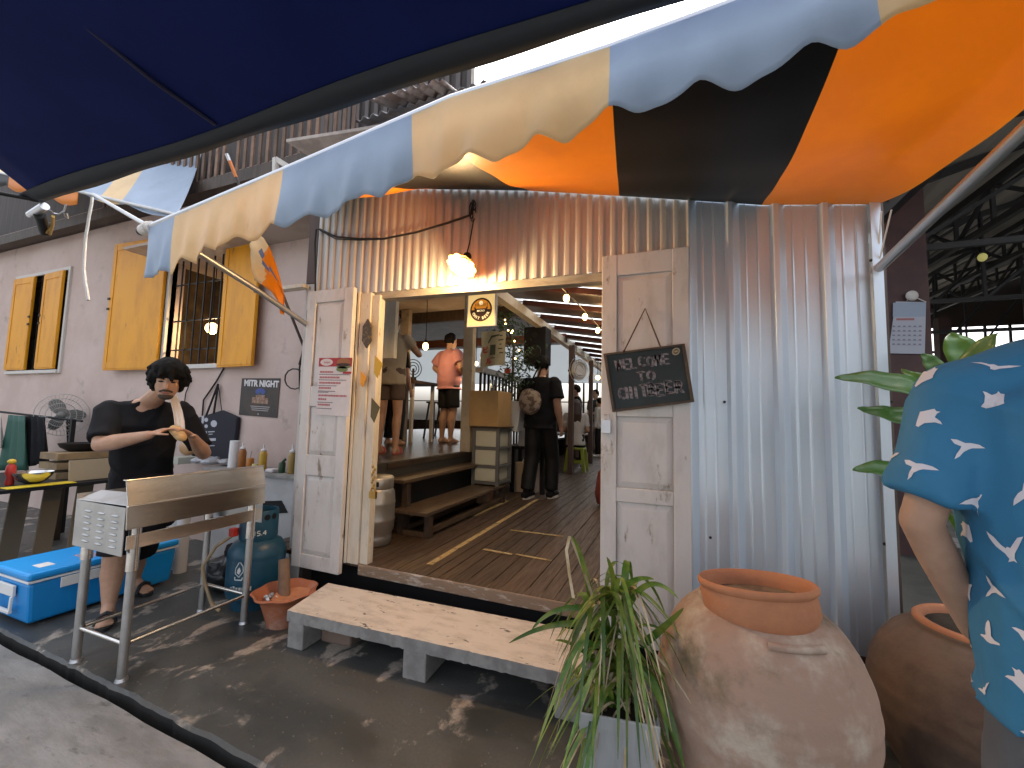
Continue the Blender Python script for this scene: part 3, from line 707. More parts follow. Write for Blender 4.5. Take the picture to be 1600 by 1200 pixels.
b=MB(); b.tube([U(492,516,y=YF+.01),U(400,452,y=2.07),U(313,397,y=1.67),V((-2.80,1.41,2.47))],.021,10); b.done('support_arm',M_['steelsoft'],aw,smooth=60)
b=MB(); b.tube([U(1368,424,y=YF-.02),U(1600,203,x=.99),V((1.0,1.03,2.42))],.022,12); b.done('support_arm',M_['alum'],aw,smooth=60)
b=MB(); a=U(1371,414,y=YF-.03); b.tube([a,U(1377,330,y=YF-.1)],.004,5); b.tube([a+V((.004,0,0)),U(1393,328,y=YF-.25)],.004,5); b.done('tie_cord',M_['rope'],aw)
# --- neighbouring awning to the left
aw2=thing('striped_awning','second striped awning over the pink house left of the bar awning','awning',(-5,2.4,3))
tr,br,bl=U(314,238,y=3.15),U(276,338,y=2.45),U(120,300,y=2.45)
dirx=(bl-br).normalized(); L=6.; slope=tr-br
b=MB(); P=[]; cc=[]
for i in range(81):
    s=i/80*L; row=[]
    for j in range(13):
        v=j/12; p=br+dirx*s+slope*v*1.25+V((0,0,-.10*math.sin(math.pi*v))); p.z+=.045*math.sin(math.pi*min(1,(s%.9)/.9))*(1-v)*-1
        row.append(p)
    P.append(row); cc.append(0 if s<1.0 else 1 if s<1.5 else int((s-1.5)/.7))
b.grid(P,lambda i,j: cc[i]%2)
b.done('canopy',[M_['cblue'],M_['ccream']],aw2,smooth=60,rc=False,solid=.002)
b=MB(); P=[]
for i in range(121):
    s=1.9+i/120*(L-1.9)
    row=[br+dirx*s+V((0,-.01,-.25*0-(.14+.05*abs(math.sin(s*5)))*v)) for v in (0,.5,1)]
    P.append(row)
b.grid(P,lambda i,j: int((1.9+i/120*(L-1.9)+.02)/.62)%2); b.done('valance',[M_['cblack'],M_['corange']],aw2,smooth=60,rc=False,solid=.0015)
b=MB(); b.tube([br+V((.05,0,0)),br+dirx*L],.018,8); b.tube([U(146,304,y=1.9),V((-2.82,1.43,2.49))],.014,8); b.done('frame_pipe',M_['steelsoft'],aw2,smooth=60)
# --- navy market canopy overhead
nv=thing('navy_canopy','large navy market canopy stretched over the lane overhead','canopy',(-.3,0,2.42))
def nz_(x,y): return 2.42+.11*(.96-y)
n0=U(65,315,z=2.42); n1=V((2.6,n0.y,2.42)); lft=U(0,262,z=2.44); dl_=(lft-n0); 
n3=n0+dl_*9; n2=V((2.6,n3.y,0)); n3.z=nz_(0,n3.y); n2.z=n3.z
b=MB(); P=[]
for i in range(41):
    u=i/40; row=[]
    for j in range(25):
        v=j/24; p=bil(n0,n1,n2,n3,u,v); p.z+=-.02*math.sin(math.pi*u*2)*math.sin(math.pi*v)-.018*math.sin(math.pi*v)
        row.append(p)
    P.append(row)
b.grid(P); nc=b.done('canopy',M_['navy'],nv,smooth=60,solid=.002)
b=MB(); P=[]
for i in range(61):
    u=i/60; p=n0.lerp(n1,u); w=.075
    P.append([p+V((0,.004,-.002+.004*math.sin(i*.9))),p+V((0,-.03,-.014)),p+V((0,-w-.01*math.sin(i*.35),-.009+w*.11))])
b.grid(P); b.done('hem',M_['navyhem'],nv,smooth=60,solid=.003)
b=MB(); a=U(337,192,z=2.424); c=U(101,0,z=2.475); c2=a+(c-a)*1.0; c.z=nz_(0,c.y)-.02; a.z=nz_(0,a.y)-.012
b.tube([a,a.lerp(c,.5)+V((0,0,-.012)),c,c+(c-a)*.8+V((0,0,-.0))],.006,6); b.done('seam',mat('seam',(.012,.014,.045),.7),nv)
# corner fitting
b=MB(); c=n0; pA,pB=U(48,336,z=2.385),U(70,322,z=2.40); b.cyl(pA,pB,.018,.018,12); b.done('corner_tube',M_['alum'],nv,smooth=50)
b=MB(); b.cyl(U(62,335,z=2.38),U(70,362,z=2.345),.022,.022,12); b.tube([U(0,302,z=2.40),U(60,313,z=2.41)],.009,8); b.done('corner_clamp',M_['black'],nv,smooth=50)
b=MB(); b.tube([U(83,338,z=2.37),U(82,352,z=2.35),U(78,366,z=2.33)],.007,6); b.tube([U(81,350,z=2.36),U(73,364,z=2.33)],.005,6); b.done('corner_hook',M_['brass'],nv,smooth=50)
b=MB(); cc=U(93,325,z=2.385); b.tube([U(x,y,z=2.385) for x,y in ((78,328),(84,333),(92,335),(100,330),(103,320))],.0035,6); b.tube([U(x,y,z=2.37) for x,y in ((100,333),(102,339),(106,341),(105,334))],.0028,6); b.done('corner_ring',M_['alum'],nv,smooth=50)
# white rope hanging from its hem
pts=[U(x,y,y=n0.y+.02) for x,y in ((144,308),(143,318),(139,338),(137,352),(134,368),(132,395),(131,420),(133,440),(136,455),(138,469))]
b=MB(); b.tube(pts,.0058,7); o=b.done('rope',M_['rope'],smooth=60,origin=pts[-1]); tag(o,'frayed white rope dangling from the navy canopy edge','rope')
# ================================================================ things at the front
# --- pendant lamp with frilled shade, and its cable
t=thing('pendant_lamp','lit pendant bulb under a frilled shade hanging before the corrugated panel','lamp',U(720,415,y=2.40))
LC=U(721,416,y=2.40); q=Euler((R(-30),R(10),0)).to_matrix()
b=MB(); 
prof=[(.010,.075),(.026,.070),(.032,.060),(.055,.045),(.075,.022),(.092,.0)]
b.lathe(LC,prof,64,M=q,caps=False,fn=lambda i,j: 1+(.16*(j/5)**2)*abs(math.sin(i*math.pi*10/64)))
b.done('lamp_shade',M_['shadein'],t,smooth=60,solid=.0025)
b=MB(); b.ell(LC+q@V((0,0,.022)),.034,.034,.042,M=q); b.done('bulb',M_['bulb'],t,smooth=60)
sk=LC+q@V((0,0,.085)); b=MB(); b.ell(LC+q@V((0,0,.095)),.03,.03,.034,M=q); b.done('socket',M_['black'],t,smooth=60)
ct=U(738,318,y=YF-.03); b=MB(); b.tube([sk+V((0,0,.02)),sk+V((.005,.03,.12)),ct.lerp(sk,.35)+V((.012,.02,0)),ct],.0045,6); b.done('lamp_cord',M_['cable'],t)
lamp(LC+q@V((0,0,-.05)),17,.06)
pts=[U(493,470,y=YF-.03),U(492,380,y=YF-.04),U(494,359,y=YF-.03),U(500,358,y=YF-.03),U(525,370,y=YF-.035),U(560,373,y=YF-.04),U(600,373,y=YF-.035),U(650,363,y=YF-.035),U(700,348,y=YF-.035),U(735,336,y=YF-.035),U(739,318,y=YF-.03)]
b=MB(); b.tube(pts,.008,6); 
b.tube([pts[3]+V((0,0,-.01)),pts[4]+V((0,0,-.018)),pts[5]+V((.0,0,-.012)),pts[6]+V((0,-.003,-.006)),pts[7],pts[8]],.005,5)
for k in range(5):
    z0=pts[-1]; r=.018+.006*k; b.tube([z0+V((math.cos(a)*r*.5+.012*math.sin(k*2),-.004*k,math.sin(a)*r*1.6-.02*k)) for a in [i*.7 for i in range(9)]],.0035,5)
o=b.done('power_cable',M_['cable'],smooth=60); tag(o,'black cable swagged across the corrugated panel to the pendant lamp','cable')
# wall cables near the corner post
b=MB(); b.tube([U(473,548,y=3.1),U(468,575,y=3.1),U(468,600,y=3.1),U(470,640,y=3.1),U(466,700,y=3.1),U(462,770,y=3.1),U(460,800,y=3.1)],.008,6)
b.tube([U(467+15*math.cos(a)-7,592+16*math.sin(a),y=3.09) for a in [i*.5 for i in range(14)]],.007,6)
b.tube([U(479,540,y=3.1),U(472,552,y=3.1),U(467,570,y=3.1)],.007,6)
o=b.done('power_cable',M_['cable'],smooth=60); tag(o,'black cable with a coiled loop on the pink wall beside the door leaf','cable')
b=MB(); b.tube([U(350,575,y=PW-.02),U(338,596,y=PW-.02),U(327,612,y=PW-.02),U(318,625,y=PW-.02),U(316,650,y=PW-.02)],.009,6); b.tube([U(300,590,y=PW-.02),U(290,615,y=PW-.02),U(287,640,y=PW-.02)],.006,6)
o=b.done('power_cable',M_['cable'],smooth=60); tag(o,'two thin cables dropping from the sill of the lit barred window','cable')
# --- flag on a leaning stick
t=thing('flag','faded cream and orange flag drooping from a leaning stick by the awning','flag',U(490,578,y=2.75))
fa,fb=U(489,578,y=2.72),U(357,247,y=2.05); b=MB(); b.tube([fa,fb],.011,8); b.done('flagpole',mat('stick',(.05,.04,.035),.6),t)
b=MB(); d=(fb-fa).normalized(); b.tube([fb-d*.14,fb-d*.02],.0125,8); b.done('pole_wrap',M_['orangep'],t); b=MB(); b.tube([fb-d*.02,fb+d*.03],.013,8); b.done('pole_tip',M_['alum'],t)
FL=[(398,366),(424,396),(436,428),(446,462),(443,492),(425,458),(399,440),(392,420)]
top=[U(398,362,y=2.18),U(412,372,y=2.2),U(422,388,y=2.22),U(431,412,y=2.25),U(438,436,y=2.28),U(444,460,y=2.31),U(443,492,y=2.32)]
btm=[U(391,395,y=2.15),U(393,420,y=2.15),U(399,438,y=2.17),U(412,447,y=2.2),U(424,456,y=2.24),U(434,470,y=2.28),U(440,490,y=2.31)]
P=[]
for i in range(25):
    s=i/24*6; k=min(5,int(s)); f=s-k; a=top[k].lerp(top[k+1],f); c=btm[k].lerp(btm[k+1],f)
    P.append([a.lerp(c,j/8)+V((0,.022*math.sin(j*.9+i*.3)*math.sin(j/8*3.14),0)) for j in range(9)])
b=MB(); b.grid(P,lambda i,j: 2 if (5<=i<=14 and j==2+ (1 if i in(8,9,10) else 0)) else 1 if i<=6+j*.7 else 0)
b.done('flag_cloth',[M_['corange'],M_['ccream'],mat('flagblue',(.10,.13,.24),.7)],t,smooth=60,rc=False,solid=.0015)
# --- chalkboard
t=thing('chalkboard_sign','chalkboard with hand chalked welcome hanging crooked on the right door leaf','sign',U(1010,600,y=2.5))
YB=YF-.125
bl_,br_,tr_,tl_=U(957,644,y=YB),U(1085,628,y=YB),U(1070,537,y=YB),U(943,553,y=YB)
b=MB(); b.prism([bl_,br_,tr_,tl_],(0,.012,0)); b.done('board',M_['chalkboard'],t)
b=MB()
cs=[bl_,br_,tr_,tl_]; cen=sum(cs,V())/4
for i in range(4):
    a,c=cs[i],cs[(i+1)%4]; ia,ic=a.lerp(cen,.075),c.lerp(cen,.075)
    b.prism([a+V((0,-.010,0)),c+V((0,-.010,0)),ic+V((0,-.010,0)),ia+V((0,-.010,0))],(0,.016,0))
b.done('frame',M_['frame'],t,bevel=.002)
b=MB(); ap=U(1008,482,y=YB+.03); l=U(975,549,y=YB-.004); r_=U(1032,542,y=YB-.004)
b.tube([l,l.lerp(ap,.6),ap,ap.lerp(r_,.4),r_],.0045,6); b.ell(l+V((0,-.004,.0)),.008); b.done('cord',M_['cord'],t)
def bd(u,v): return bil(bl_,br_,tr_,tl_,u,v)+V((0,-.0015,0))
GL={'W':[[(0,1),(.2,0),(.5,.75),(.8,0),(1,1)]],'E':[[(.9,1),(0,1),(0,0),(.95,0)],[(0,.5),(.75,.52)]],'L':[[(0,1),(0,0),(.8,0)]],
'C':[[(1,.85),(.6,1),(.2,.85),(0,.5),(.2,.12),(.6,0),(1,.15)]],'O':[[(.5,1),(.1,.8),(0,.45),(.2,.1),(.55,0),(.9,.2),(1,.55),(.85,.9),(.5,1)]],
'M':[[(0,0),(.1,1),(.5,.3),(.9,1),(1,0)]],'T':[[(0,1),(1,1)],[(.5,1),(.5,0)]],'H':[[(0,1),(0,0)],[(.8,1),(.8,0)],[(0,.5),(.8,.52)]],
'I':[[(.5,1),(.5,0)]],'B':[[(0,0),(0,1),(.6,1),(.8,.78),(.55,.54),(0,.52)],[(.55,.54),(.9,.3),(.65,0),(0,0)]],'R':[[(0,0),(0,1),(.65,.98),(.85,.75),(.6,.5),(0,.48)],[(.4,.48),(.95,0)]]}
b=MB()
def stroke(pts,wd):
    for a,c in zip(pts[:-1],pts[1:]):
        a=V((*a,0)); c=V((*c,0)); d=(c-a)
        if d.length<1e-5: continue
        n=V((-d.y*1.3,d.x/1.3,0)).normalized()*wd; e=d.normalized()*wd*.5
        qd=[a-e-n,c+e-n,c+e+n,a-e+n]; b.prism([bd(p.x,p.y) for p in qd],(0,-.0008,0))
def word(s,u0,v0,u1,h,wd,seed):
    random.seed(seed); k=len(s); w=(u1-u0)/k
    for i,ch in enumerate(s):
        if ch==' ': continue
        ox=random.uniform(-.006,.006); oy=random.uniform(-.018,.018); sl=random.uniform(-.04,.06)
        for dd in ((0,0),(.016,.012)):            # doubled chalk outline
            for st in GL[ch]:
                stroke([(u0+w*i+ox+dd[0]+(p[0]*.78+sl*p[1])*w*.92,v0+oy-dd[1]+p[1]*h) for p in st],wd)
word('WELCOME',.13,.69,.81,.17,.0085,3); word('TO',.38,.48,.62,.15,.009,4); word('CHIT',.11,.19,.48,.19,.011,5); word('BEER',.48,.20,.91,.19,.013,6)
b.done('chalk_lettering',M_['chalk'],t)
fr=(bd(.885,.885),(br_-bl_).normalized(),V((0,0,1))); flat(circ(0,0,.021),fr,mat('badge',(.36,.30,.18),.5),t,'badge',t=.002); flat(circ(0,0,.014),fr,mat('badgedark',(.12,.09,.05),.5),t,'badge_mark',t=.0008,lift=.0021)
flat([[(-.009,-.004),(.009,-.004),(.0065,.007),(0,.002),(-.0065,.007)]],fr,mat('badgelight',(.4,.33,.2),.5),t,'badge_mark',t=.0006,lift=.003)
# --- burger menu on the left leaf
t=thing('burger_menu','paper burger menu with red header taped to the left door leaf','poster',U(523,610,y=YF-.1))
YP=YF-.094
q0,q1,q2,q3=U(493,648,y=YP),U(545,651,y=YP),U(551,560,y=YP),U(499,559,y=YP)
b=MB(); b.prism([q0,q1,q2,q3],(0,.0015,0)); b.done('sheet',M_['paper'],t)
u=(q1-q0); v=(q3-q0); w=u.length; h=v.length; fr=(q0+V((0,-.0004,0)),u.normalized(),(v-u.normalized()*v.dot(u.normalized())).normalized()); sk_=v.dot(u.normalized())/h
def sh(pl): return [(x+sk_*y,y) for x,y in pl]
mk('menured',(.36,.03,.035),.7); mk('menudark',(.06,.05,.05),.8)
flat(sh(rect(0,w,h*.845,h*.995)),fr,M_['menured'],t,'header'); flat(sh(circ(w*.24,h*.92,w*.19,24,h*.062)),fr,M_['paper'],t,'logo',lift=.001)
text('burger',h*.055,(fr[0]+fr[1]*(w*.24)+fr[2]*(h*.92)+V((0,-.002,0)),fr[1],fr[2]),M_['menured'],t)
flat(sh(circ(w*.76,h*.92,w*.2,20,h*.07)),fr,mat('burgerbun',(.30,.12,.04),.7),t,'burger_picture',lift=.0012); flat([sh(circ(w*.76,h*.845,w*.21,20,h*.035)),sh(circ(w*.72,h*.80,w*.17,20,h*.05))],fr,mat('lettuce',(.16,.20,.07),.7),t,'burger_picture',lift=.0015); flat(sh(circ(w*.75,h*.875,w*.2,20,h*.03)),fr,mat('patty',(.05,.022,.015),.7),t,'burger_picture',lift=.002)
flat(sh(rect(w*.75,w*1.,h*.72,h*.76)),fr,M_['menured'],t,'price_tag',lift=.0008)
mk('menuredtext',(.42,.16,.17),.8); mk('menudarktext',(.2,.17,.18),.8)
for yy,x1 in ((.735,.45),(.64,.66),(.545,.7),(.455,.42),(.325,.9),(.26,.3),(.165,.42)): flat(sh(textrow(w*.05,w*x1,h*yy,h*.032,w*.035)),fr,M_['menuredtext'],t,'text_line')
for yy,x1 in ((.70,.95),(.605,.86),(.505,.58),(.41,.55),(.39,.35),(.215,.5),(.11,.48)): flat(sh(textrow(w*.03,w*x1,h*yy,h*.013,w*.025)),fr,M_['menudarktext'],t,'text_line')
# --- concert poster
t=thing('event_poster','dark event poster titled night tacked on the pink wall','poster',U(405,620,y=PW-.01))
q0,q1,q2,q3=U(373,648,y=PW-.008),U(433,653,y=PW-.008),U(438,591,y=PW-.008),U(378,591,y=PW-.008)
b=MB(); b.prism([q0,q1,q2,q3],(0,.002,0)); b.done('sheet',mat('posterblack',(.022,.018,.018),.5,c2=(.045,.028,.02),sc=6),t)
u=(q1-q0); v=(q3-q0); w=u.length; h=v.length; fr=(q0+V((0,-.0006,0)),u.normalized(),V((0,0,1)))
mk('posterwhite',(.62,.60,.60),.6); sx=v.x/h
text('MITR NIGHT',w*.160,(fr[0]+fr[1]*(w*.535)+fr[2]*(h*.87),fr[1],fr[2]),M_['posterwhite'],t,bold=.004)
fb=fr[0]; 
flat([circ(w*.53,h*.66,w*.13,20,h*.09)],fr,mat('posterblue',(.03,.06,.25),.5),t,'artwork'); flat([rect(w*.33,w*.75,h*.34,h*.5),rect(w*.42,w*.66,h*.5,h*.57)],fr,mat('posterbrown',(.17,.075,.04),.5,c2=(.3,.2,.14),sc=30),t,'artwork',lift=.001)
flat([rect(w*.5,w*.56,h*.57,h*.64)],fr,mat('postergreen',(.05,.05,.02),.5),t,'artwork',lift=.001)
flat([rect(w*(.30+.02*k),w*(.80-.02*k),h*(.25-.05*k),h*(.272-.05*k)) for k in range(3)]+[rect(w*.5,w*.53,h*.04,h*.08)],fr,mat('postergrey',(.30,.28,.27),.6),t,'small_print')
# --- wall tote bag
t=thing('tote_bag','black tote bag with white printed marks hanging on the pink wall','bag',U(335,690,y=PW-.1))
TB=[U(x,y,y=PW-.06) for x,y in ((300,655),(345,641),(370,652),(366,690),(358,722),(330,722),(298,712))]
b=MB(); b.prism(TB,(0,.05,0)); b.done('bag_body',mat('totecloth',(.016,.016,.024),.85),t,bevel=.012)
b=MB(); hk=U(341,600,y=PW-.03)
for a in ((322,650),(334,646)): 
    p=U(*a,y=PW-.06); b.bar(p,hk,.028,.006,up=(0,1,0))
b.bar(U(347,645,y=PW-.05),hk,.006,.006); b.done('bag_handle',M_['tblack'],t)
PT=lambda x,y: U(x,y,y=PW-.0635)
b=MB()
def pl(pts): b.prism([PT(*p) for p in pts],(0,.002,0))
pl([(305,652),(309,651),(309,659),(312,660),(315,658),(315,650),(319,649),(318,661),(312,664),(306,662)])
for cx_,cy_,r in ((322,656,3),(334,662,5),(322,666,2.6)): pl([(cx_+r*math.cos(a),cy_+r*1.1*math.sin(a)) for a in [i*.7 for i in range(9)]])
for (x,y,w_,h_) in ((306,664,10,1.6),(306,674,8,1.8),(317,674,6,4),(325,674,10,1.6),(326,678,6,1.2),(306,684,8,3),(318,686,6,2),(327,685,10,4),(306,694,12,2),(319,692,5,5),(316,700,7,1.6),(327,696,8,1.3)): pl([(x,y),(x+w_,y-.4),(x+w_,y+h_-.4),(x,y+h_)])
b.done('print',mat('toteprint',(.42,.42,.46),.8),t)
# --- stainless grill stand
g=thing('grill_stand','stainless steel barbecue stand on four pipe legs at the pavement edge','grill',(-2.97,1.78,0))
GX0,GX1,GY0,GY1=-3.22,-2.74,1.44,2.13
b=MB(); b.prism([V((GX1+.012,GY0-.06,.928)),V((GX1-.024,GY0-.06,1.055)),V((GX1-.032,GY0-.06,1.055)),V((GX1+.004,GY0-.06,.928))],(0,GY1-GY0+.12,0)); b.box(GX1-.05,GX1-.018,GY0-.062,GY1+.062,1.0555,1.062); b.box(GX1-.004,GX1+.018,GY0-.061,GY1+.061,.918,.927); b.done('backsplash',M_['steel'],g,bevel=.002)
b=MB(); b.prism([V((GX1+.006,GY0-.06,.917)),V((GX1+.016,GY0-.06,.80)),V((GX1+.010,GY0-.06,.80)),V((GX1,GY0-.06,.917))],(0,GY1-GY0+.12,0)); b.done('front_panel',M_['steel'],g)
b=MB(); b.box(GX1-.001,GX1+.006,GY0-.05,GY1+.05,.69,.765); b.done('front_rail',M_['steel'],g,bevel=.002)
b=MB(); b.box(GX0,GX1-.004,GY0-.062,GY0-.056,.66,.915); b.prism([V((GX0,GY0-.062,.9155)),V((GX1-.004,GY0-.062,.925)),V((GX1-.004,GY0+.06,.965)),V((GX0+.02,GY0+.04,.955))],(0,0,.004)); sp_=b.done('side_panel',M_['steelsoft'],g,bevel=.002)
for i in range(6):
    for j in range(3):
        b=MB(); x=GX0+.13+.13*j; z=.70+.033*i; b.ell((x,GY0-.063,z),.034,.010,.008); b.done('louvre',M_['steelsoft'],sp_,smooth=60)
b=MB(); b.box(GX0-.004,GX0,GY0-.06,GY1+.06,.80,.95); b.box(GX0,GX1-.004,GY1+.056,GY1+.06,.66,.925); b.box(GX0+.004,GX1-.006,GY0-.05,GY1+.05,.80,.81); b.done('tray',M_['steelsoft'],g)
b=MB(); b.box(GX0+.01,GX1-.01,GY0+.06,GY1+.05,.86,.90); b.done('charcoal_bed',mat('charcoal',(.015,.013,.012),.9,bump=1,bsc=30),g)
b=MB()
for k in range(26): b.cyl((GX0+.02,GY0+.07+.025*k,.915),(GX1-.01,GY0+.07+.025*k,.915),.003,n=5)
b.done('grill_bars',M_['iron'],g)
for x in (GX0+.02,GX1-.02):
    for y in (GY0,GY1-.01):
        b=MB(); b.cyl((x,y,.012),(x,y,.60),.022,n=16); l=b.done('leg',M_['steelsoft'],g,smooth=50)
        b=MB(); b.cyl((x,y,.57),(x,y,.80),.028,n=16); b.done('leg_sleeve',M_['steel'],l,smooth=50)
        b=MB(); b.cyl((x,y,.0),(x,y,.014),.03,.026,n=16); b.done('foot',M_['alum'],l,smooth=50)
for k,(p,q) in enumerate((((GX0+.02,GY0),(GX1-.02,GY0)),((GX1-.02,GY0),(GX1-.02,GY1)),((GX1-.02,GY1),(GX0+.02,GY1)),((GX0+.02,GY1),(GX0+.02,GY0)))):
    a=V((*p,.185)); c=V((*q,.185)); d=(c-a).normalized()*.022; b=MB(); b.cyl(a+d,c-d,.011,n=12); b.done('brace',M_['steel'],g,smooth=50)
b=MB(); p=U(363,688,y=2.0)
# --- cool box
t=thing('cool_box','long bright blue cool box with white seam on the pavement','cool box',(-4.16,1.92,0))
CX0,CX1,CY0,CY1=-4.42,-3.93,1.49,2.36
b=MB(); r0=[V((CX0+.02,CY0+.02,.02)),V((CX1-.02,CY0+.02,.02)),V((CX1-.02,CY1-.02,.02)),V((CX0+.02,CY1-.02,.02))]; r1=[V((CX0,CY0,.285)),V((CX1,CY0,.285)),V((CX1,CY1,.285)),V((CX0,CY1,.285))]
b.loftr([r0,r1]); b.done('body',M_['cooler'],t,bevel=.02)
b=MB(); b.box(CX0-.008,CX1+.008,CY0-.008,CY1+.008,.287,.302); b.done('seam',M_['white'],t,bevel=.004)
b=MB(); b.box(CX0-.012,CX1+.012,CY0-.012,CY1+.012,.304,.352); b.done('lid',M_['coolerlid'],t,bevel=.016)
b=MB(); b.box(CX1+.005,CX1+.014,CY0+.15,CY0+.40,.215,.283); b.done('catch_plate',M_['white'],t,bevel=.004)
b=MB(); b.box(CX0+.14,CX1-.14,CY0-.02,CY0-.004,.19,.26); b.bar((CX0+.15,CY0-.018,.19),(CX0+.15,CY0-.022,.09),.02,.015); b.bar((CX1-.15,CY0-.018,.19),(CX1-.15,CY0-.022,.09),.02,.015); b.bar((CX0+.14,CY0-.022,.095),(CX1-.14,CY0-.022,.095),.02,.02); b.done('handle',M_['white'],t,bevel=.003)
b=MB(); b.box(CX1-.2,CX1-.10,CY0+.08,CY0+.16,.3525,.354); b.done('sticker',M_['white'],t)
b=MB(); b.box(CX1-.22,CX1-.05,CY0+.3,CY0+.40,.3525,.3555); b.done('sticker',mat('stickerpic',(.4,.3,.3),.6,c2=(.15,.2,.4),sc=25),t)
# --- gas cylinder
GC=V((-2.98,2.36,0))
t=thing('gas_cylinder','teal gas cylinder with white flame mark beside the grill','gas cylinder',GC)
b=MB(); b.lathe(GC,[(.150,.0),(.155,.05),(.16,.06),(.185,.09),(.195,.13),(.195,.37),(.188,.42),(.16,.465),(.11,.495),(.05,.51)],36); b.done('body',M_['gas'],t,smooth=50)
b=MB(); b.lathe(GC,[(.198,.365),(.199,.375),(.198,.385)],36,caps=False); b.done('weld_band',M_['gas'],t,smooth=60)
b=MB(); b.lathe(GC,[(.125,.485),(.120,.50),(.120,.69),(.124,.702),(.130,.69),(.130,.50),(.125,.485)],28,caps=False); cl=b.done('collar',M_['gas'],t,smooth=40)
cdir=V((2.95,-2.36,0)).normalized(); cr=V((-cdir.y,cdir.x,0))
def cyl_patch(polys,rad,z0,ang0,m,parent,name,th=.0015):
    b=MB()
    for pl in polys:
        def pos(x,y,r): 
            a=ang0+x/rad; return GC+V((math.cos(a)*r,math.sin(a)*r,z0+y))
        # split into thin fan triangles so it follows the curve
        cxm=sum(p[0] for p in pl)/len(pl); cym=sum(p[1] for p in pl)/len(pl)
        k=len(pl); vs=[pos(x,y,rad+th) for x,y in pl]+[pos(cxm,cym,rad+th)]
        b.add(vs,[(i,(i+1)%k,k) for i in range(k)])
    return b.done(name,m,parent)
ang=math.atan2(cdir.y,cdir.x); mk('gaswhite',(.55,.60,.60),.6)
def strip(pts,w):
    out=[]
    for (x0,y0),(x1,y1) in zip(pts[:-1],pts[1:]):
        dx,dy=x1-x0,y1-y0; l=math.hypot(dx,dy); nx,ny=-dy/l*w,dx/l*w
        out.append([(x0-nx,y0-ny),(x1-nx,y1-ny),(x1+nx,y1+ny),(x0+nx,y0+ny)])
    return out
fl=strip([(0,.08),(.025,.045),(.028,.01),(.0,-.03),(-.03,-.005),(-.028,.03),(0,.08)],.003)
cyl_patch(fl+[[(0,.04),(.012,.015),(0,-.012),(-.018,.0),(-.012,.025)]]+strip([(-.03,-.028),(-.03,-.05),(.02,-.05),(.026,-.03)],.004),.1955,.29,ang-.55,M_['gaswhite'],t,'flame_mark')
random.seed(5); cyl_patch([rect(x,x+.017,0,.03 if k in (1,6) else .024) for k,x in enumerate([-.075+.0225*i for i in range(7)])],.1955,.165,ang-.5,M_['gaswhite'],t,'lettering')
cyl_patch(strip([(-.04,0),(-.04,.032)],.004)+strip([(-.005,.032),(-.022,.032),(-.024,.018),(-.006,.016),(-.006,.002),(-.024,0)],.0035)+[rect(.002,.008,0,.006)]+strip([(.03,0),(.03,.032),(.013,.012),(.036,.012)],.0035),.1305,.53,ang+.12,M_['gaswhite'],cl,'lettering')
cyl_patch([circ(-.02,0,.022,12),circ(.035,0,.022,12)],.1305,.655,ang+.55,M_['black'],cl,'handle_hole')
b=MB(); b.cyl(GC+V((0,0,.50)),GC+V((0,0,.61)),.022); b.cyl(GC+V((0,0,.61)),GC+V((0,0,.64)),.04); b.done('valve',M_['brass'],t,smooth=50)
p=GC+cdir*.02-cr*.15; b=MB(); b.box(-.025,.025,-.025,.025,.52,.58,Matrix.Translation(GC-cr*.16+cdir*.03)); b.done('regulator',M_['red'],t,bevel=.008)
b=MB(); o_=GC-cr*.165; b.tube([o_+V((0,0,.52)),o_-cr*.10+V((0,0,.45)),o_-cr*.17+V((0,0,.32)),o_-cr*.15+V((0,0,.2)),o_-cr*.09+cdir*.05+V((0,0,.05)),o_-cr*.04+cdir*.09+V((0,0,.02))],.012,8); b.done('gas_hose',M_['hose'],t,smooth=60)
# --- terracotta pot with rubbish
PC=V((-2.52,2.23,0))
t=thing('flower_pot','broken terracotta flower pot holding a stick and foil beside the step','pot',PC)
b=MB(); b.lathe(PC,[(.10,0),(.105,.02),(.15,.16),(.155,.17),(.19,.205),(.205,.215),(.195,.225),(.14,.18),(.13,.165),(.02,.155)],40,fn=lambda i,j:1+(.05*math.sin(i*2*math.pi*7/40) if 4<=j<=6 else 0)); b.done('pot_body',mat('terra2',(.36,.12,.055),.75,c2=(.45,.30,.24),sc=4,lo=.5,hi=.75),t,smooth=50)
b=MB(); b.lathe(PC+V((.05,.02,.0)),[(.05,.16),(.13,.185),(.12,.195),(.04,.17)],9); b.done('shard',M_['terra'],t)
b=MB(); b.cyl(PC+V((-.03,.02,.16)),PC+V((-.09,.05,.40)),.04,.035,12); b.done('wood_stick',mat('stick2',(.20,.125,.08),.8,c2=(.15,.09,.06),sc=8),t,smooth=50)
b=MB(); random.seed(3)
for k in range(7): b.ell(PC+V((random.uniform(-.11,-.02),random.uniform(-.1,.0),.178)),.025,.018,.012,M=Euler((k,k*2,0)).to_matrix(),nu=6,nv=4)
b.done('foil',M_['alum'],t)
# --- black rubbish bag
t=None; b=MB(); random.seed(8); c=V((-3.42,2.45,0))
b.ell(c+V((0,0,.13)),.20,.16,.14,nu=28,nv=18)
for p in b.v:
    n=noise.noise(p*9)*.05+noise.noise(p*22)*.02; p+= (p-c).normalized()*n; p.z=max(p.z,.002)
b.tube([c+V((0,0,.24)),c+V((.03,-.02,.31)),c+V((.07,-.03,.34))],.025,7,r1=.045)
o=b.done('rubbish_bag',mat('binbag',(.010,.010,.011),.3),smooth=50,origin=c); tag(o,'crumpled black plastic bag on the pavement under the counter','bag')
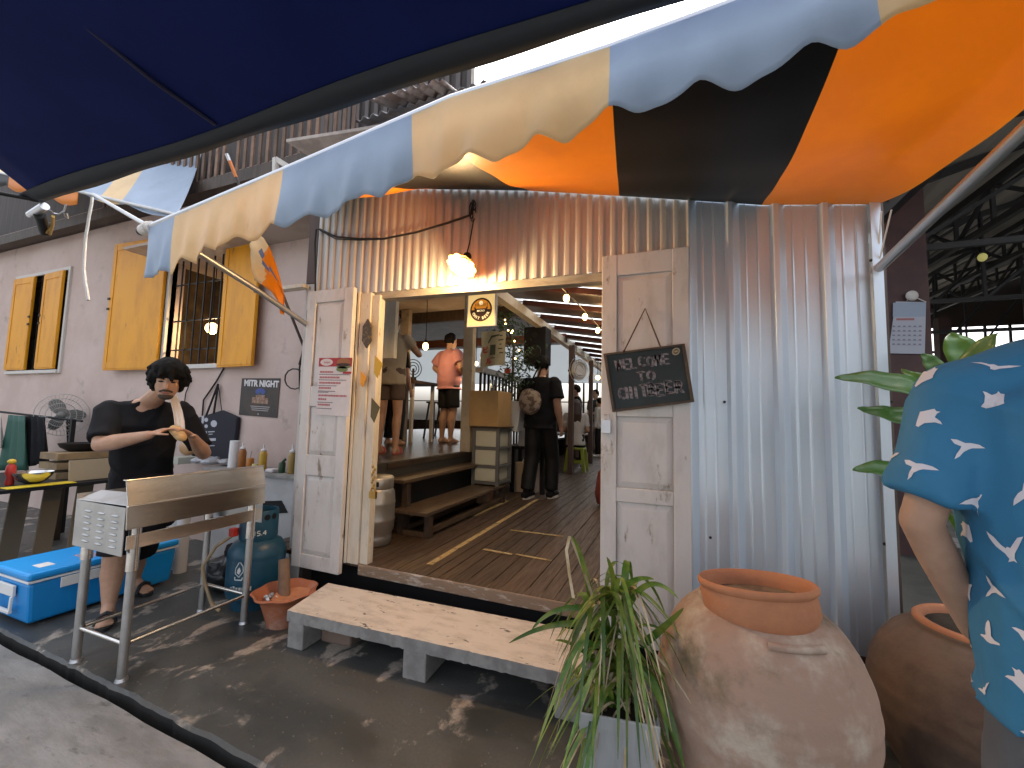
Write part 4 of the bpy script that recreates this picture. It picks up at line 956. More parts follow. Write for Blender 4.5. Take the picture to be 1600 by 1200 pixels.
# --- counter with tiled white front
t=thing('vendor_counter','white tiled counter with a square vent hole against the pink wall','counter',(-3.75,3.02,0))
b=MB(); b.box(-4.40,-3.15,2.88,PW-.01,0,.84); b.done('counter_body',mat('tilewhite',(.50,.50,.50),.45,c2=(.42,.42,.42),sc=3,dirt=(.2,.18,.16),dsc=5,dlo=.62,dhi=.75),t,bevel=.008)
b=MB(); b.box(-4.45,-3.12,2.84,PW-.01,.842,.872); b.done('counter_top',M_['concrete'],t,bevel=.004)
pv=[U(x,y,y=2.878) for x,y in ((409,783),(440,782),(450,801),(411,804))]; b=MB(); b.prism(pv,(0,-.003,0)); b.done('vent_hole',M_['black'],t)
for x,y in ((-4.28,2.55),(-4.13,2.52)):
    b=MB(); b.cyl((x,y,0),(x,y,.62),.05,n=16); o=b.done('plastic_pipe',M_['offwhite'],smooth=50); tag(o,'upright white plastic pipe standing left of the counter, '+('left one of the pair' if x<-4.2 else 'right one of the pair'),'pipe','upright white pipes')
# things on the counter
CT=.872
def bottle(px,py,h,r,liquid,label,tip=True,y=3.0):
    p=U(px,py,y=y); p.z=CT
    t=thing('squeeze_bottle',label,'bottle',p,'sauce bottles on the counter')
    b=MB(); b.lathe(p,[(r*.9,0),(r,.01),(r,h*.62),(r*.8,h*.70),(r*.55,h*.74)],18); b.done('bottle_body',mat('sauce',liquid,.3,spec=.5),t,smooth=50)
    b=MB(); b.lathe(p+V((0,0,h*.741)),[(r*.75,0),(r*.75,h*.05),(r*.3,h*.09),(.006,h*.26)],14); b.done('nozzle',M_['white'],t,smooth=50); return p
bottle(377,735,.26,.036,(.30,.11,.02),'brown sauce squeeze bottle beside the paper roll on the counter')
bottle(410,732,.25,.036,(.50,.30,.03),'mustard yellow squeeze bottle in the counter row')
bottle(455,742,.27,.036,(.34,.23,.07),'tall half full oil squeeze bottle at the right counter end',y=2.95)
p=U(390,735,y=2.98); p.z=CT; t=thing('sauce_jar','small orange sauce jar with a spoon between the squeeze bottles','jar',p)
b=MB(); b.lathe(p,[(.03,0),(.034,.01),(.034,.10),(.03,.11)],16); b.done('jar_body',mat('relish',(.42,.16,.02),.35),t,smooth=50); b=MB(); b.tube([p+V((0,0,.1)),p+V((.01,0,.18))],.006,6); b.done('spoon',M_['steel'],t)
p=U(398,738,y=2.95); p.z=CT; b=MB(); b.lathe(p,[(.026,0),(.03,.01),(.028,.06),(.026,.062)],14); o=b.done('sauce_cup',mat('cuplabel',(.5,.45,.2),.5),smooth=50); tag(o,'tiny pale cup in front of the orange sauce jar','cup')
p=U(363,735,y=3.0); p.z=CT; b=MB(); b.cyl(p,p+V((.01,0,.27)),.045,n=22); o=b.done('paper_roll',M_['white'],smooth=50); tag(o,'white kitchen paper roll standing beside the black tote bag','paper roll')
p=U(440,740,y=2.95); p.z=CT; b=MB(); b.lathe(p,[(.028,0),(.03,.005),(.03,.09),(.022,.1)],12); b.tube([p+V((0,0,.1)),p+V((.04,0,.13))],.012,6); o=b.done('green_tin',mat('tin',(.02,.06,.025),.4),smooth=50); tag(o,'small dark green tin beside the oil bottle','tin')
p=U(425,742,y=2.93); p.z=CT; b=MB(); b.box(-.05,.05,-.04,.04,0,.035,Matrix.Translation(p)); o=b.done('tissue_pack',M_['paper'],bevel=.012); tag(o,'crumpled pale tissue pack on the counter','tissues')
p=U(328,735,y=2.98); p.z=CT; b=MB(); random.seed(2)
for k in range(9):
    b.ell(p+V((random.uniform(-.17,.17),random.uniform(-.06,.06),.03+.02*random.random())),.09,.06,.03,M=Euler((0,0,k)).to_matrix(),nu=9,nv=6)
for q in b.v: q+=V((0,0,abs(noise.noise(q*25))*.03))
o=b.done('plastic_bags',mat('clearbag',(.5,.5,.52),.25,trans=.3)); tag(o,'heap of clear plastic bags under the black tote bag','plastic bags')
p=U(283,738,y=2.95); p.z=CT; b=MB(); b.box(-.14,.10,-.1,.1,0,.07,Matrix.Translation(p)); o=b.done('food_box',mat('boxcream',(.42,.42,.36),.7),bevel=.004); tag(o,'low pale box on the counter behind the cook','box')
p=U(292,722,y=3.05); b=MB(); b.ell(V((p.x,p.y,CT+.16)),.11,.07,.09); b.v=[V((q.x,q.y,max(q.z,CT+.071))) for q in b.v]; o=b.done('bread_bag',mat('bread2',(.40,.24,.12),.5),smooth=60); tag(o,'brown bag of buns on the low pale box','bread')
# --- left work table
t=thing('work_table','black work table with yellow edge at the far left','table',(-5.5,2.1,0))
b=MB(); b.box(-6.4,-5.03,1.35,2.62,.735,.765); b.done('tabletop',M_['black'],t,bevel=.004)
b=MB(); b.box(-5.16,-5.025,1.72,2.14,.767,.775); b.done('edge_board',mat('yedge',(.60,.45,.02),.5),t,bevel=.003)
for x,y in ((-5.1,1.45),(-5.1,2.55),(-6.3,1.45),(-6.3,2.55)):
    b=MB(); b.box(x-.03,x+.03,y-.03,y+.03,0,.734); b.done('leg',M_['darkwood'],t)
random.seed(4)
for k in range(5):
    y=1.55+.22*k; x=-5.25-.1*random.random(); b=MB(); b.prism([V((x,y,0)),V((x,y+.12,0)),V((x-.15,y+.12+.1,.70)),V((x-.15,y+.1,.70))],(.02,0,0)); o=b.done('wood_plank',mat('plk',(.10+.02*k,.08+.015*k,.055+.008*k),.8)); tag(o,'old plank leaning under the work table, '+['nearest the lane','second from the lane','middle of the row','second from the wall','nearest the wall'][k],'plank','planks leaning under the work table')
TZ=.766
p=U(72,752,z=TZ); p=V((-5.22,1.93,TZ+.01)); b=MB(); b.lathe(p,[(.05,0),(.085,.03),(.115,.075),(.125,.10),(.128,.10),(.118,.072),(.085,.024),(.04,.006)],32); o=b.done('mixing_bowl',M_['steel'],smooth=60); tag(o,'shiny steel mixing bowl on the work table edge','bowl')
p=V((-5.32,1.70,TZ)); t=thing('water_bottle','clear plastic bottle with blue label on the work table','bottle',p)
b=MB(); b.lathe(p,[(.045,0),(.05,.01),(.05,.20),(.04,.24),(.018,.28)],18); b.done('bottle_body',mat('pet',(.5,.52,.54),.2,trans=.5),t,smooth=50); b=MB(); b.lathe(p,[(.051,.06),(.051,.14)],18,caps=False); b.done('label',mat('labelblue',(.04,.12,.45),.5),t,smooth=50); b=MB(); b.cyl(p+V((0,0,.281)),p+V((0,0,.31)),.02); b.done('cap',mat('capblue',(.15,.35,.6),.4),t,smooth=50)
p=V((-5.33,1.83,TZ)); t=thing('sauce_bottle','red sauce bottle with yellow cap behind the steel bowl','bottle',p)
b=MB(); b.lathe(p,[(.025,0),(.03,.02),(.02,.07),(.034,.10),(.03,.16),(.016,.18)],14); b.done('bottle_body',M_['red'],t,smooth=50); b=MB(); b.ell(p+V((0,0,.20)),.028,.028,.022); b.done('cap',mat('capy',(.6,.4,.03),.5),t,smooth=60)
b=MB(); b.box(-.005,.005,-.24,.17,0,.19,Matrix.Translation((-5.12,2.36,TZ+.005))@Matrix.Rotation(R(-8),4,'Y')); o=b.done('baking_tray',mat('traymat',(.36,.31,.22),.45,.4),bevel=.003); tag(o,'beige baking tray propped upright on the table by the cook','tray')
b=MB(); 
for z in (0,.09,.18): b.box(-.16,.16,-.28,.28,z,z+.06,Matrix.Translation((-5.55,2.42,TZ+.0)))
o=b.done('wooden_crate',mat('crate',(.27,.19,.10),.8,c2=(.2,.14,.08),sc=6)); tag(o,'slatted wooden crate behind the baking tray','crate')
p=V((-5.6,2.4,TZ+.241)); b=MB(); b.lathe(p,[(.10,0),(.16,.04),(.18,.08),(.17,.08),(.10,.012)],20); b.bar(p+V((.15,0,.07)),p+V((.42,.05,.10)),.025,.015); o=b.done('frying_pan',M_['black'],smooth=50); tag(o,'black frying pan on top of the wooden crate','pan')
# rack with cloths behind the table
t=thing('hanging_rail','black rail carrying dark cloths above the work table','rail',(-6,2.6,1.2)); b=MB(); ra,rb=U(-30,640,y=2.72),U(128,658,y=2.9); b.tube([ra,rb],.014,8); b.box(-6.62,-6.58,2.70,2.74,0,1.3); b.done('rail',M_['black'],t)
def cloth(pxs,y,m,label,name='hanging_cloth',seed=1):
    random.seed(seed); (x0,t0),(x1,t1),(x2,b2),(x3,b3)=pxs; P=[]
    A=U(x0,t0,y=y);B=U(x1,t1,y=y);D=U(x3,b3,y=y);E=U(x2,b2,y=y)
    for i in range(17):
        u=i/16; P.append([bil(A,B,E,D,u,j/8)+V((0,.03*math.sin(i*1.3+seed)*(.3+j/8),0)) for j in range(9)])
    b=MB(); b.grid(P); o=b.done(name,m,smooth=60,solid=.006); tag(o,label,'cloth'); return o
cloth([(12,648),(40,650),(44,735),(-2,735)],2.66,M_['greenbag'],'dark green cloth hanging from the black rail',seed=2)
cloth([(40,650),(72,652),(76,720),(42,730)],2.70,M_['tblack'],'black cloth hanging between the green cloth and the fan',seed=3)
cloth([(-12,645),(2,646),(4,700),(-14,700)],2.62,M_['offwhite'],'pale cloth hanging at the far left end of the black rail',seed=4)
# fan on the wall side
fc=U(98,648,y=2.95); t=thing('wall_fan','round grey electric fan against the pink wall behind the cook','fan',fc)
fn=(V((.72,-.68,-.05))).normalized(); fq=fn.to_track_quat('Z','Y').to_matrix()
b=MB(); Rf=.27
for k in range(4): 
    r=Rf*(1-.22*k); b.tube([fc+fq@V((r*math.cos(a),r*math.sin(a),.05-.04*(r/Rf)**2)) for a in [i*2*math.pi/28 for i in range(28)]],.004,5,closed=True)
for k in range(40):
    a=k*2*math.pi/40; b.tube([fc+fq@V((.06*math.cos(a),.06*math.sin(a),.05)),fc+fq@V((Rf*.6*math.cos(a),Rf*.6*math.sin(a),.045)),fc+fq@V((Rf*math.cos(a),Rf*math.sin(a),.01))],.002,4)
b.done('fan_guard',M_['steelsoft'],t,smooth=60)
b=MB()
for k in range(3):
    a=k*2.094; b.ell(fc+fq@V((.12*math.cos(a),.12*math.sin(a),-.01)),.11,.075,.006,M=fq@Matrix.Rotation(a,3,'Z')@Matrix.Rotation(.25,3,'X'))
b.ell(fc,.06,.06,.06,M=fq); b.done('fan_blades',mat('fangrey',(.16,.16,.15),.5),t,smooth=60)
b=MB(); b.cyl(fc-fn*.02,fc-fn*.2,.06,.05); b.cyl(fc-fn*.12,V((fc.x,fc.y+.1,.9)),.02); b.done('fan_motor',M_['black'],t,smooth=50)
# ================================================================ step, jars, plants
t=thing('concrete_step','long low concrete step with worn cream top before the doorway','step',(-1.4,2.25,0))
rot=Matrix.Rotation(R(2.2),4,'Z'); T=Matrix.Translation((-2.25,2.015,0))@rot
b=MB(); random.seed(1)
def slab(x0,x1):
    n=40; tp=[];bo=[]
    f=[V((lerp(x0,x1,i/n),.0+.006*noise.noise(V((i*.9,x0,0)))+.004*noise.noise(V((i*3.1,x0,2))),0)) for i in range(n+1)]
    k=[V((lerp(x0,x1,i/n)-pw([0,.905,1.85],[.08,.02,.06],lerp(x0,x1,i/n)),.43+.004*noise.noise(V((i*.7,x0,5))),0)) for i in range(n+1)]
    ztop=.22; zb=.155
    o=len(b.v)
    b.cur=1; b.grid([[T@(p+V((0,0,ztop))) for p in f],[T@(p+V((0,0,ztop))) for p in k]])
    b.cur=0; b.grid([[T@(p+V((0,0,zb+.006*noise.noise(V((p.x*30,0,0)))))) for p in f],[T@(p+V((0,0,ztop))) for p in f]]); b.grid([[T@(p+V((0,0,ztop))) for p in k],[T@(p+V((0,0,zb))) for p in k]]); b.grid([[T@(p+V((0,0,zb))) for p in k],[T@(p+V((0,0,zb))) for p in f]])
    for q in (0,-1): b.add([T@(f[q]+V((0,0,zb))),T@(f[q]+V((0,0,ztop))),T@(k[q]+V((0,0,ztop))),T@(k[q]+V((0,0,zb)))],[(0,1,2,3)])
slab(0,.905); slab(.906,1.85)
b.done('slab',[M_['concrete'],M_['stepcream']],t)
for x0,x1 in ((.01,.13),(.84,.985),(1.70,1.84)):
    b=MB(); b.box(x0,x1,.004,.40,0,.154,T); 
    b.done('leg',M_['concrete'],t,bevel=.006)
b=MB(); b.box(-.11,.11,-.06,.06,0,.085,Matrix.Translation((-2.0,2.22,0))@Matrix.Rotation(.1,4,'Z')); o=b.done('brick',mat('brick',(.19,.13,.10),.85,bump=.4),bevel=.015); tag(o,'weathered brown brick lying under the concrete step','brick')
# jars
def bigjar(name,label,c,s,m,zs=1.):
    t=thing(name,label,'jar',c)
    fine=[]
    pr=[(.19,.0),(.21,.02),(.30,.17),(.345,.32),(.352,.40),(.335,.49),(.285,.58),(.235,.625),(.205,.64),(.20,.655),(.19,.66),(.175,.64),(.17,.60),(.20,.56),(.02,.545)]
    for i in range(len(pr)-1):
        for q_ in range(8):
            def cr_(k): return pr[max(0,min(len(pr)-1,k))]
            a0,a1,a2,a3=cr_(i-1),cr_(i),cr_(i+1),cr_(i+2); u_=q_/8
            f_=lambda n: .5*((2*a1[n])+(-a0[n]+a2[n])*u_+(2*a0[n]-5*a1[n]+4*a2[n]-a3[n])*u_*u_+(-a0[n]+3*a1[n]-3*a2[n]+a3[n])*u_**3)
            z_=f_(1); fine.append((max(.02,f_(0)*(1+.0035*math.sin(z_*95)+.004*noise.noise(V((0,0,z_*30))))),z_))
    b=MB(); b.lathe(c,[(r*s,z*s*zs) for r,z in fine],96,fn=lambda i,j:1+.010*noise.noise(V((math.cos(i*.0654)*1.3,math.sin(i*.0654)*1.3,j*.03)))); o=b.done('jar_body',m,t,smooth=60); return t
JC=V((.285,1.86,0))
t=bigjar('clay_jar','huge weathered round clay jar topped with an orange ring in the foreground',JC,1.0,M_['jar'],zs=1.20)
rc=U(1183,935,y=1.83); rq=Euler((R(-7),R(-4),0)).to_matrix()
b=MB(); b.lathe(rc,[(r_*.93,z_) for r_,z_ in [(.185,-.075),(.19,-.07),(.207,-.03),(.204,.02),(.200,.035),(.212,.045),(.214,.058),(.205,.066),(.190,.060),(.184,.03),(.182,-.03),(.176,-.066)]],64,M=rq,caps=False); b.done('neck_ring',M_['terra'],t,smooth=60)
b=MB(); b.lathe(rc+V((0,0,.012)),[(.168,0),(.1,-.012),(.01,-.015)],32,M=rq); b.done('soil',M_['sandsoil'],t)
a=U(1232,990,y=1.6); b=MB(); b.tube([JC+V((.262*math.cos(a),0.252*math.sin(a),.738)) for a in [-1.60+.06*i for i in range(12)]],.013,8); b.done('lug',M_['jar'],t,smooth=60)
JC2=V((1.10,2.22,0)); t=bigjar('clay_jar','darker brown clay jar with orange lip beside the metal wall corner',JC2,1.0,M_['jardark'],zs=1.03)
b=MB(); b.lathe(JC2,[(.185,.652),(.197,.665),(.197,.688),(.185,.698),(.168,.693),(.162,.67),(.160,.655)],56,caps=False); b.done('jar_lip',M_['terra'],t,smooth=60)
b=MB(); b.lathe(JC2,[(.161,.668),(.1,.672),(.01,.67)],32); b.done('soil',M_['soil'],t)
# broad leaved plant growing out of the second jar
t=thing('broad_leaf_plant','broad leaved green plant growing from the dark clay jar','plant',JC2+V((0,0,.65)))
def broad(p0,p1,p2,w,name='leaf'):
    p0,p1,p2=V(p0),V(p1),V(p2); P=[]; n=16
    for i in range(n+1):
        t_=i/n; c=p0*(1-t_)**2+p1*2*t_*(1-t_)+p2*t_*t_; d=((p1-p0)*(1-t_)+(p2-p1)*t_).normalized()
        sd=d.cross(V((-.3,-.75,.6))).normalized(); up=sd.cross(d); ww=w*math.sin(math.pi*min(1,t_**.8))**.75*(1 if t_<1 else 0)+.001
        P.append([c+sd*ww*k+up*(abs(k)*.3*ww)+up*.004*math.sin(i*1.2+k) for k in (-1,-.5,0,.5,1)])
    b=MB(); b.grid(P); return b.done(name,M_['broad'],t,smooth=70,rc=False,solid=.0015)
q=lambda x,y,yy: U(x,y,y=yy)
st=JC2+V((0,-.05,.66)); 
broad(q(1480,628,2.0),q(1400,595,1.95),q(1304,590,1.9),.052); broad(q(1475,655,2.05),q(1405,660,2.0),q(1340,637,1.95),.045)
broad(q(1455,760,2.05),q(1395,730,2.0),q(1332,734,1.95),.045); broad(q(1480,620,2.1),q(1445,600,2.15),q(1408,577,2.2),.03); broad(q(1530,600,2.2),q(1500,545,2.25),q(1485,520,2.3),.055); broad(q(1470,590,2.2),q(1455,565,2.2),q(1440,553,2.2),.03)
broad(q(1560,700,2.2),q(1640,660,2.2),q(1690,700,2.1),.05); broad(q(1500,640,2.15),q(1520,560,2.1),q(1560,520,2.0),.05)
b=MB(); 
for e in (q(1480,628,2.0),q(1475,655,2.05),q(1455,760,2.05),q(1530,600,2.2),q(1560,700,2.2),q(1500,640,2.15)): b.tube([st+V((random.uniform(-.04,.04),random.uniform(-.04,.04),0)),st.lerp(e,.5)+V((.03,0,.05)),e],.009,6)
b.done('stems',M_['leaf2'],t,smooth=60)
# small weeds behind the wall corner
def blade(b,p,az,L,rise,w,droop,kink=None,twist=0):
    n=12; P=[]; d=V((math.cos(az),math.sin(az),0)); sd=V((-math.sin(az),math.cos(az),0))
    for i in range(n+1):
        s=i/n; h=L*(rise*s-droop*s*s); r=L*(.12*s+.75*s*s*(1.2-.35*s)); c=p+d*r+V((0,0,h)); 
        if kink and s>kink: k=(s-kink)*L; c=P[-1][1]+V((d.x*.012,d.y*.012,-L/n*.95)) if True else c
        ww=w*(min(1,s*6+.5))*(1-s)**.55+.0008; a=twist*s; v=sd*math.cos(a)+V((0,0,1))*math.sin(a)
        P.append([c-v*ww,c-V((0,0,.25*ww)) ,c+v*ww])
    b.grid(P)
t=thing('weed','bright green weed sprouting at the foot of the metal corner','plant',V((1.42,3.6,0)))
b=MB(); random.seed(12)
for k in range(60): blade(b,V((1.42+random.uniform(-.12,.12),3.6+random.uniform(-.1,.1),.0)),random.uniform(0,6.28),random.uniform(.1,.28),random.uniform(.8,1.3),.018,random.uniform(.2,.6))
b.done('foliage',mat('weedleaf',(.08,.26,.02),.5,island=.4,trans=.3),t,smooth=60,rc=False)
# planter with spider plant
PL=U(966,1085,z=.43); PL.z=0
t=thing('potted_plant','tall grey planter with long drooping half dry strap leaves','potted plant',PL)
b=MB(); hw=.135
rings=[]
for z,s in ((0,.72),(.39,1.0),(.43,1.0),(.43,.93),(.39,.90),(.38,.1)):
    rings.append([PL+Matrix.Rotation(R(8),3,'Z')@V((x*hw*s,y*hw*s,z)) for x,y in ((-1,-1),(1,-1),(1,1),(-1,1))])
b.loftr(rings); b.done('planter',M_['potgrey'],t,bevel=.006)
b=MB(); b.lathe(PL+V((0,0,.381)),[(.13,0),(.08,.012),(.01,.02)],12); b.done('soil',M_['soil'],t)
random.seed(21); b=MB(); d=MB()
for k in range(128):
    az=random.uniform(0,6.283); base=PL+V((random.uniform(-.05,.05),random.uniform(-.05,.05),.385))
    # crowns stand on short canes of different height
    hc=random.choice((.02,.1,.22,.34,.40)); base+=V((random.uniform(-.05,.03),random.uniform(-.03,.03),hc))
    L=random.uniform(.28,.50)*(1.0 if hc<.3 else .85); rise=random.uniform(.6,1.5); dr=rise+random.uniform(.1,1.0)
    if random.random()<.58: blade(b,base,az,L,rise,random.uniform(.007,.016),dr,twist=random.uniform(-.6,.6))
    else: blade(d,base,az,L*.9,rise*.8,random.uniform(.004,.010),dr+.4,twist=random.uniform(-1.5,1.5))
for px0,py0,px1,py1,px2,py2,w in ((935,1000,915,870,894,838,.013),(950,960,870,930,830,985,.013),(940,980,870,960,795,1005,.014),(930,1010,890,980,865,1110,.013),(945,940,900,930,885,1080,.017),(960,1000,965,900,948,870,.015),(975,960,1010,880,1060,935,.013),(1000,1010,1040,980,1068,950,.016),(990,1040,1040,1060,1068,1195,.018),(1000,1050,1030,1050,1045,1160,.014),(955,940,985,895,1022,905,.014),(935,1040,900,1000,868,1000,.01),(985,1000,1020,1000,1080,1100,.006),(950,1050,900,1060,897,1090,.015)):
    dd=PL.y; P=[]; p0,p1,p2=U(px0,py0,y=dd+.02),U(px1,py1,y=dd-.03),U(px2,py2,y=dd-.10)
    for i in range(15):
        s=i/14; c=p0*(1-s)**2+p1*2*s*(1-s)+p2*s*s; tg=((p1-p0)*(1-s)+(p2-p1)*s).normalized(); sd=tg.cross(V((.15,-1,.1))).normalized()
        ww=w*min(1,s*5+.6)*(1-s)**.5+.0008; P.append([c-sd*ww,c+V((0,.3*ww,0)),c+sd*ww])
    (d if w<.008 else b).grid(P)
# long dry bent leaf
P=[]; pts=[(935,960),(915,900),(893,842),(890,838),(885,860),(890,900),(896,935)]
for i,(x,y) in enumerate(pts): 
    c=U(x,y,y=PL.y-.03-.005*i); P.append([c-V((.006,0,0)),c+V((0,.003,0)),c+V((.006,0,0))])
d.grid(P)
b.done('leaves',M_['leaf'],t,smooth=70,rc=False); d.done('dry_leaves',M_['dry'],t,smooth=70,rc=False)
b=MB()
for k in range(7): 
    a=PL+V((random.uniform(-.06,.06),random.uniform(-.06,.06),.355)); b.tube([a,a+V((random.uniform(-.04,.04),random.uniform(-.03,.03),random.uniform(.15,.38)))],.011,6,r1=.007)
b.done('stems',mat('cane',(.16,.12,.07),.8),t,smooth=60)

# loose grit and bits of leaf along the kerb and the step
random.seed(31); b=MB()
for k in range(900):
    x=random.uniform(-4,.6); y=pw([q[0] for q in KE],[q[1] for q in KE],x)+abs(random.gauss(0,.35))+.01 if random.random()<.6 else random.uniform(1.4,2.6)
    r=random.uniform(.0012,.0042); h=r*.7; a=random.uniform(0,6.28)
    c=V((x,y,0)); u=V((math.cos(a)*r*1.4,math.sin(a)*r*1.4,0)); w=V((-math.sin(a)*r,math.cos(a)*r,0))
    b.add([c-u,c-w,c+u,c+w,c+V((0,0,h))],[(0,1,4),(1,2,4),(2,3,4),(3,0,4)])
o=b.done('grit',mat('gritm',(.20,.18,.15),.9,c2=(.07,.06,.05),sc=9),rc=False,origin=(0,0,0)); tag(o,'loose grit scattered over the wet pavement','grit',kind='stuff')
# ================================================================ things inside the bar
# lit sign box
t=thing('sign_box','square backlit beer sign box with round brewery emblem over the doorway','sign',U(751,483,y=3.0))
s0,s1,s2,s3=U(731,509,y=3.0),U(772,505,y=3.0),U(771,458,y=3.0),U(731,461,y=3.0)
w=.235; h=.25; so_=V((s0.x,3.0,s0.z)); b=MB(); b.box(s0.x-.012,s0.x+w+.012,3.001,3.035,s0.z-.012,s0.z+h+.012); b.done('sign_case',M_['offwhite'],t,bevel=.004)
b=MB(); b.box(s0.x,s0.x+w,2.996,3.0005,s0.z,s0.z+h); b.done('sign_face',mat('signface',(.6,.45,.2),.4,emit=(1,.66,.25),es=.17),t)
fr=(V((s0.x+w/2,2.9955,s0.z+h/2)),V((1,0,0)),V((0,0,1))); mk('signdark',(.05,.02,.008),.5); mk('signorange',(.6,.2,.02),.4,emit=(1,.36,.03),es=.10); mk('signcream',(.9,.75,.5),.4,emit=(1,.75,.35),es=.2)
r=.098; flat(circ(0,0,r,40),fr,M_['signdark'],t,'emblem'); 
flat([(r*.86*math.cos(a),r*.86*math.sin(a)) for a in [math.pi*i/20 for i in range(21)]],fr,M_['signorange'],t,'emblem_sky',lift=.001)
flat([(-.062,.022),(-.05,.022),(-.045,.008),(.045,.008),(.05,.022),(.062,.022),(.05,-.028),(-.05,-.028)],fr,M_['signdark'],t,'emblem_boat',lift=.002)
flat(circ(0,.055,.018,16),fr,M_['signcream'],t,'emblem_star',lift=.002)
flat([rect(-.05+.013*i,-.046+.013*i,.028,.05+.004*(i%3)) for i in range(9)],fr,M_['signdark'],t,'emblem_skyline',lift=.002)
text('MICRO',.022,(fr[0]+V((0,-.0025,-.010)),fr[1],fr[2]),M_['signcream'],t,bold=.0005)
for i,ch in enumerate('CHIT BEER'):
    if ch==' ': continue
    a=R(-90-64+16*i); uu=V((-math.sin(a),0,math.cos(a))); vv=V((-math.cos(a),0,-math.sin(a)))
    text(ch,.030,(fr[0]+V((math.cos(a)*.072,-.002,math.sin(a)*.072)),uu,vv),M_['signcream'],t,bold=.001)
b=MB(); b.box(-2.0,-.95,3.045,3.085,2.38,2.47); o=b.done('sign_batten',M_['jambwood'],bar) if False else None
b=MB(); b.bar((s0.x+w/2,3.05,s0.z+h+.012),(s0.x+w/2,3.05,3.05),.02,.02); b.done('hanger',M_['iron'],t)
# hanging scroll
t=thing('beer_banner','cream hanging banner with red katakana beer lettering behind the sign box','banner',U(770,545,y=4.6))
q0,q1,q2,q3=U(753,573,y=4.6),U(788,570,y=4.6),U(790,517,y=4.6),U(752,518,y=4.6)
P=[]
for i in range(9): P.append([bil(q0,q1,q2,q3,i/8,j/8)+V((0,.015*math.sin(i*.9),(-.02 if j==0 and i==8 else 0))) for j in range(9)])
b=MB(); b.grid(P); b.done('cloth',mat('bannercloth',(.50,.42,.24),.8,c2=(.42,.34,.19),sc=5),t,solid=.003)
w=(q1-q0).length; h=(q3-q0).length; fr=(q0+V((0,-.02,0)),(q1-q0).normalized(),V((0,0,1)))
text('ビ',w*.28,(fr[0]+fr[1]*(w*.17)+fr[2]*(h*.44),fr[1],fr[2]),M_['red'],t,bold=.004); text('ー',w*.22,(fr[0]+fr[1]*(w*.5)+fr[2]*(h*.2),fr[1],fr[2]),mat('bannerdark',(.06,.05,.03),.8),t,bold=.003); text('ル',w*.26,(fr[0]+fr[1]*(w*.33)+fr[2]*(h*.12),fr[1],fr[2]),M_['red'],t,bold=.004)
flat([rect(w*.38,w*.62,h*.3,h*.58),[(w*.30,h*.62),(w*.45,h*.78),(w*.78,h*.82),(w*.8,h*.86),(w*.42,h*.84),(w*.28,h*.66)]]+[rect(w*(.74+.05*(k%2)),w*(.88+.04*(k%3)),h*(.92-.12*k),h*(.95-.12*k)) for k in range(6)],fr,mat('bannergreen',(.07,.07,.03),.8),t,'drawing')
# christmas garland with fairy lights
t=thing('fairy_light_tree','dark artificial tree dotted with fairy lights beside the black speaker','christmas tree',V((-2.2,5.5,1.6)))
random.seed(9); b=MB()
cent=[(785,500,.20),(800,520,.25),(806,548,.28),(812,575,.28),(800,595,.2)]
for k in range(700):
    x,y,r=random.choice(cent); c=U(x,y,y=5.5)+V((random.gauss(0,r*.5),random.gauss(0,.12),random.gauss(0,r*.5))); d=V((random.uniform(-1,1),random.uniform(-1,1),random.uniform(-.8,.6))).normalized(); s=d.orthogonal().normalized()*.014
    b.add([c-s,c+s,c+d*.08],[(0,1,2)])
b.done('needles',M_['foliage'],t,rc=False)
b=MB(); p=U(800,600,y=5.5); b.tube([U(798,640,y=5.5),p,U(803,540,y=5.5),U(786,490,y=5.5)],.02,6); b.done('stem',M_['darkwood'],t)
b=MB()
for x,y in ((789,500),(794,516),(801,517),(799,520),(804,533),(811,547),(805,560),(790,506)): b.ell(U(x,y,y=5.3),.012,nu=8,nv=6)
b.done('fairy_lights',M_['bulb'],t)
# speaker
t=thing('loudspeaker','black loudspeaker hung high behind the man in black','loudspeaker',V((-2.1,6.5,2.3)))
a,c=U(820,570,y=6.5),U(855,511,y=6.5); b=MB(); b.box(a.x,c.x,6.42,6.75,a.z,c.z); b.done('speaker_case',M_['black'],t,bevel=.01)
b=MB(); b.cyl((lerp(a.x,c.x,.5),6.415,lerp(a.z,c.z,.32)),(lerp(a.x,c.x,.5),6.40,lerp(a.z,c.z,.32)),.12,.11,20); b.cyl((lerp(a.x,c.x,.5),6.415,lerp(a.z,c.z,.78)),(lerp(a.x,c.x,.5),6.405,lerp(a.z,c.z,.78)),.05,.05,16); b.done('speaker_cone',M_['iron'],t)
b=MB(); b.bar((lerp(a.x,c.x,.5),6.6,c.z),(lerp(a.x,c.x,.5),6.6,3.1),.03,.03); b.done('bracket',M_['iron'],t)
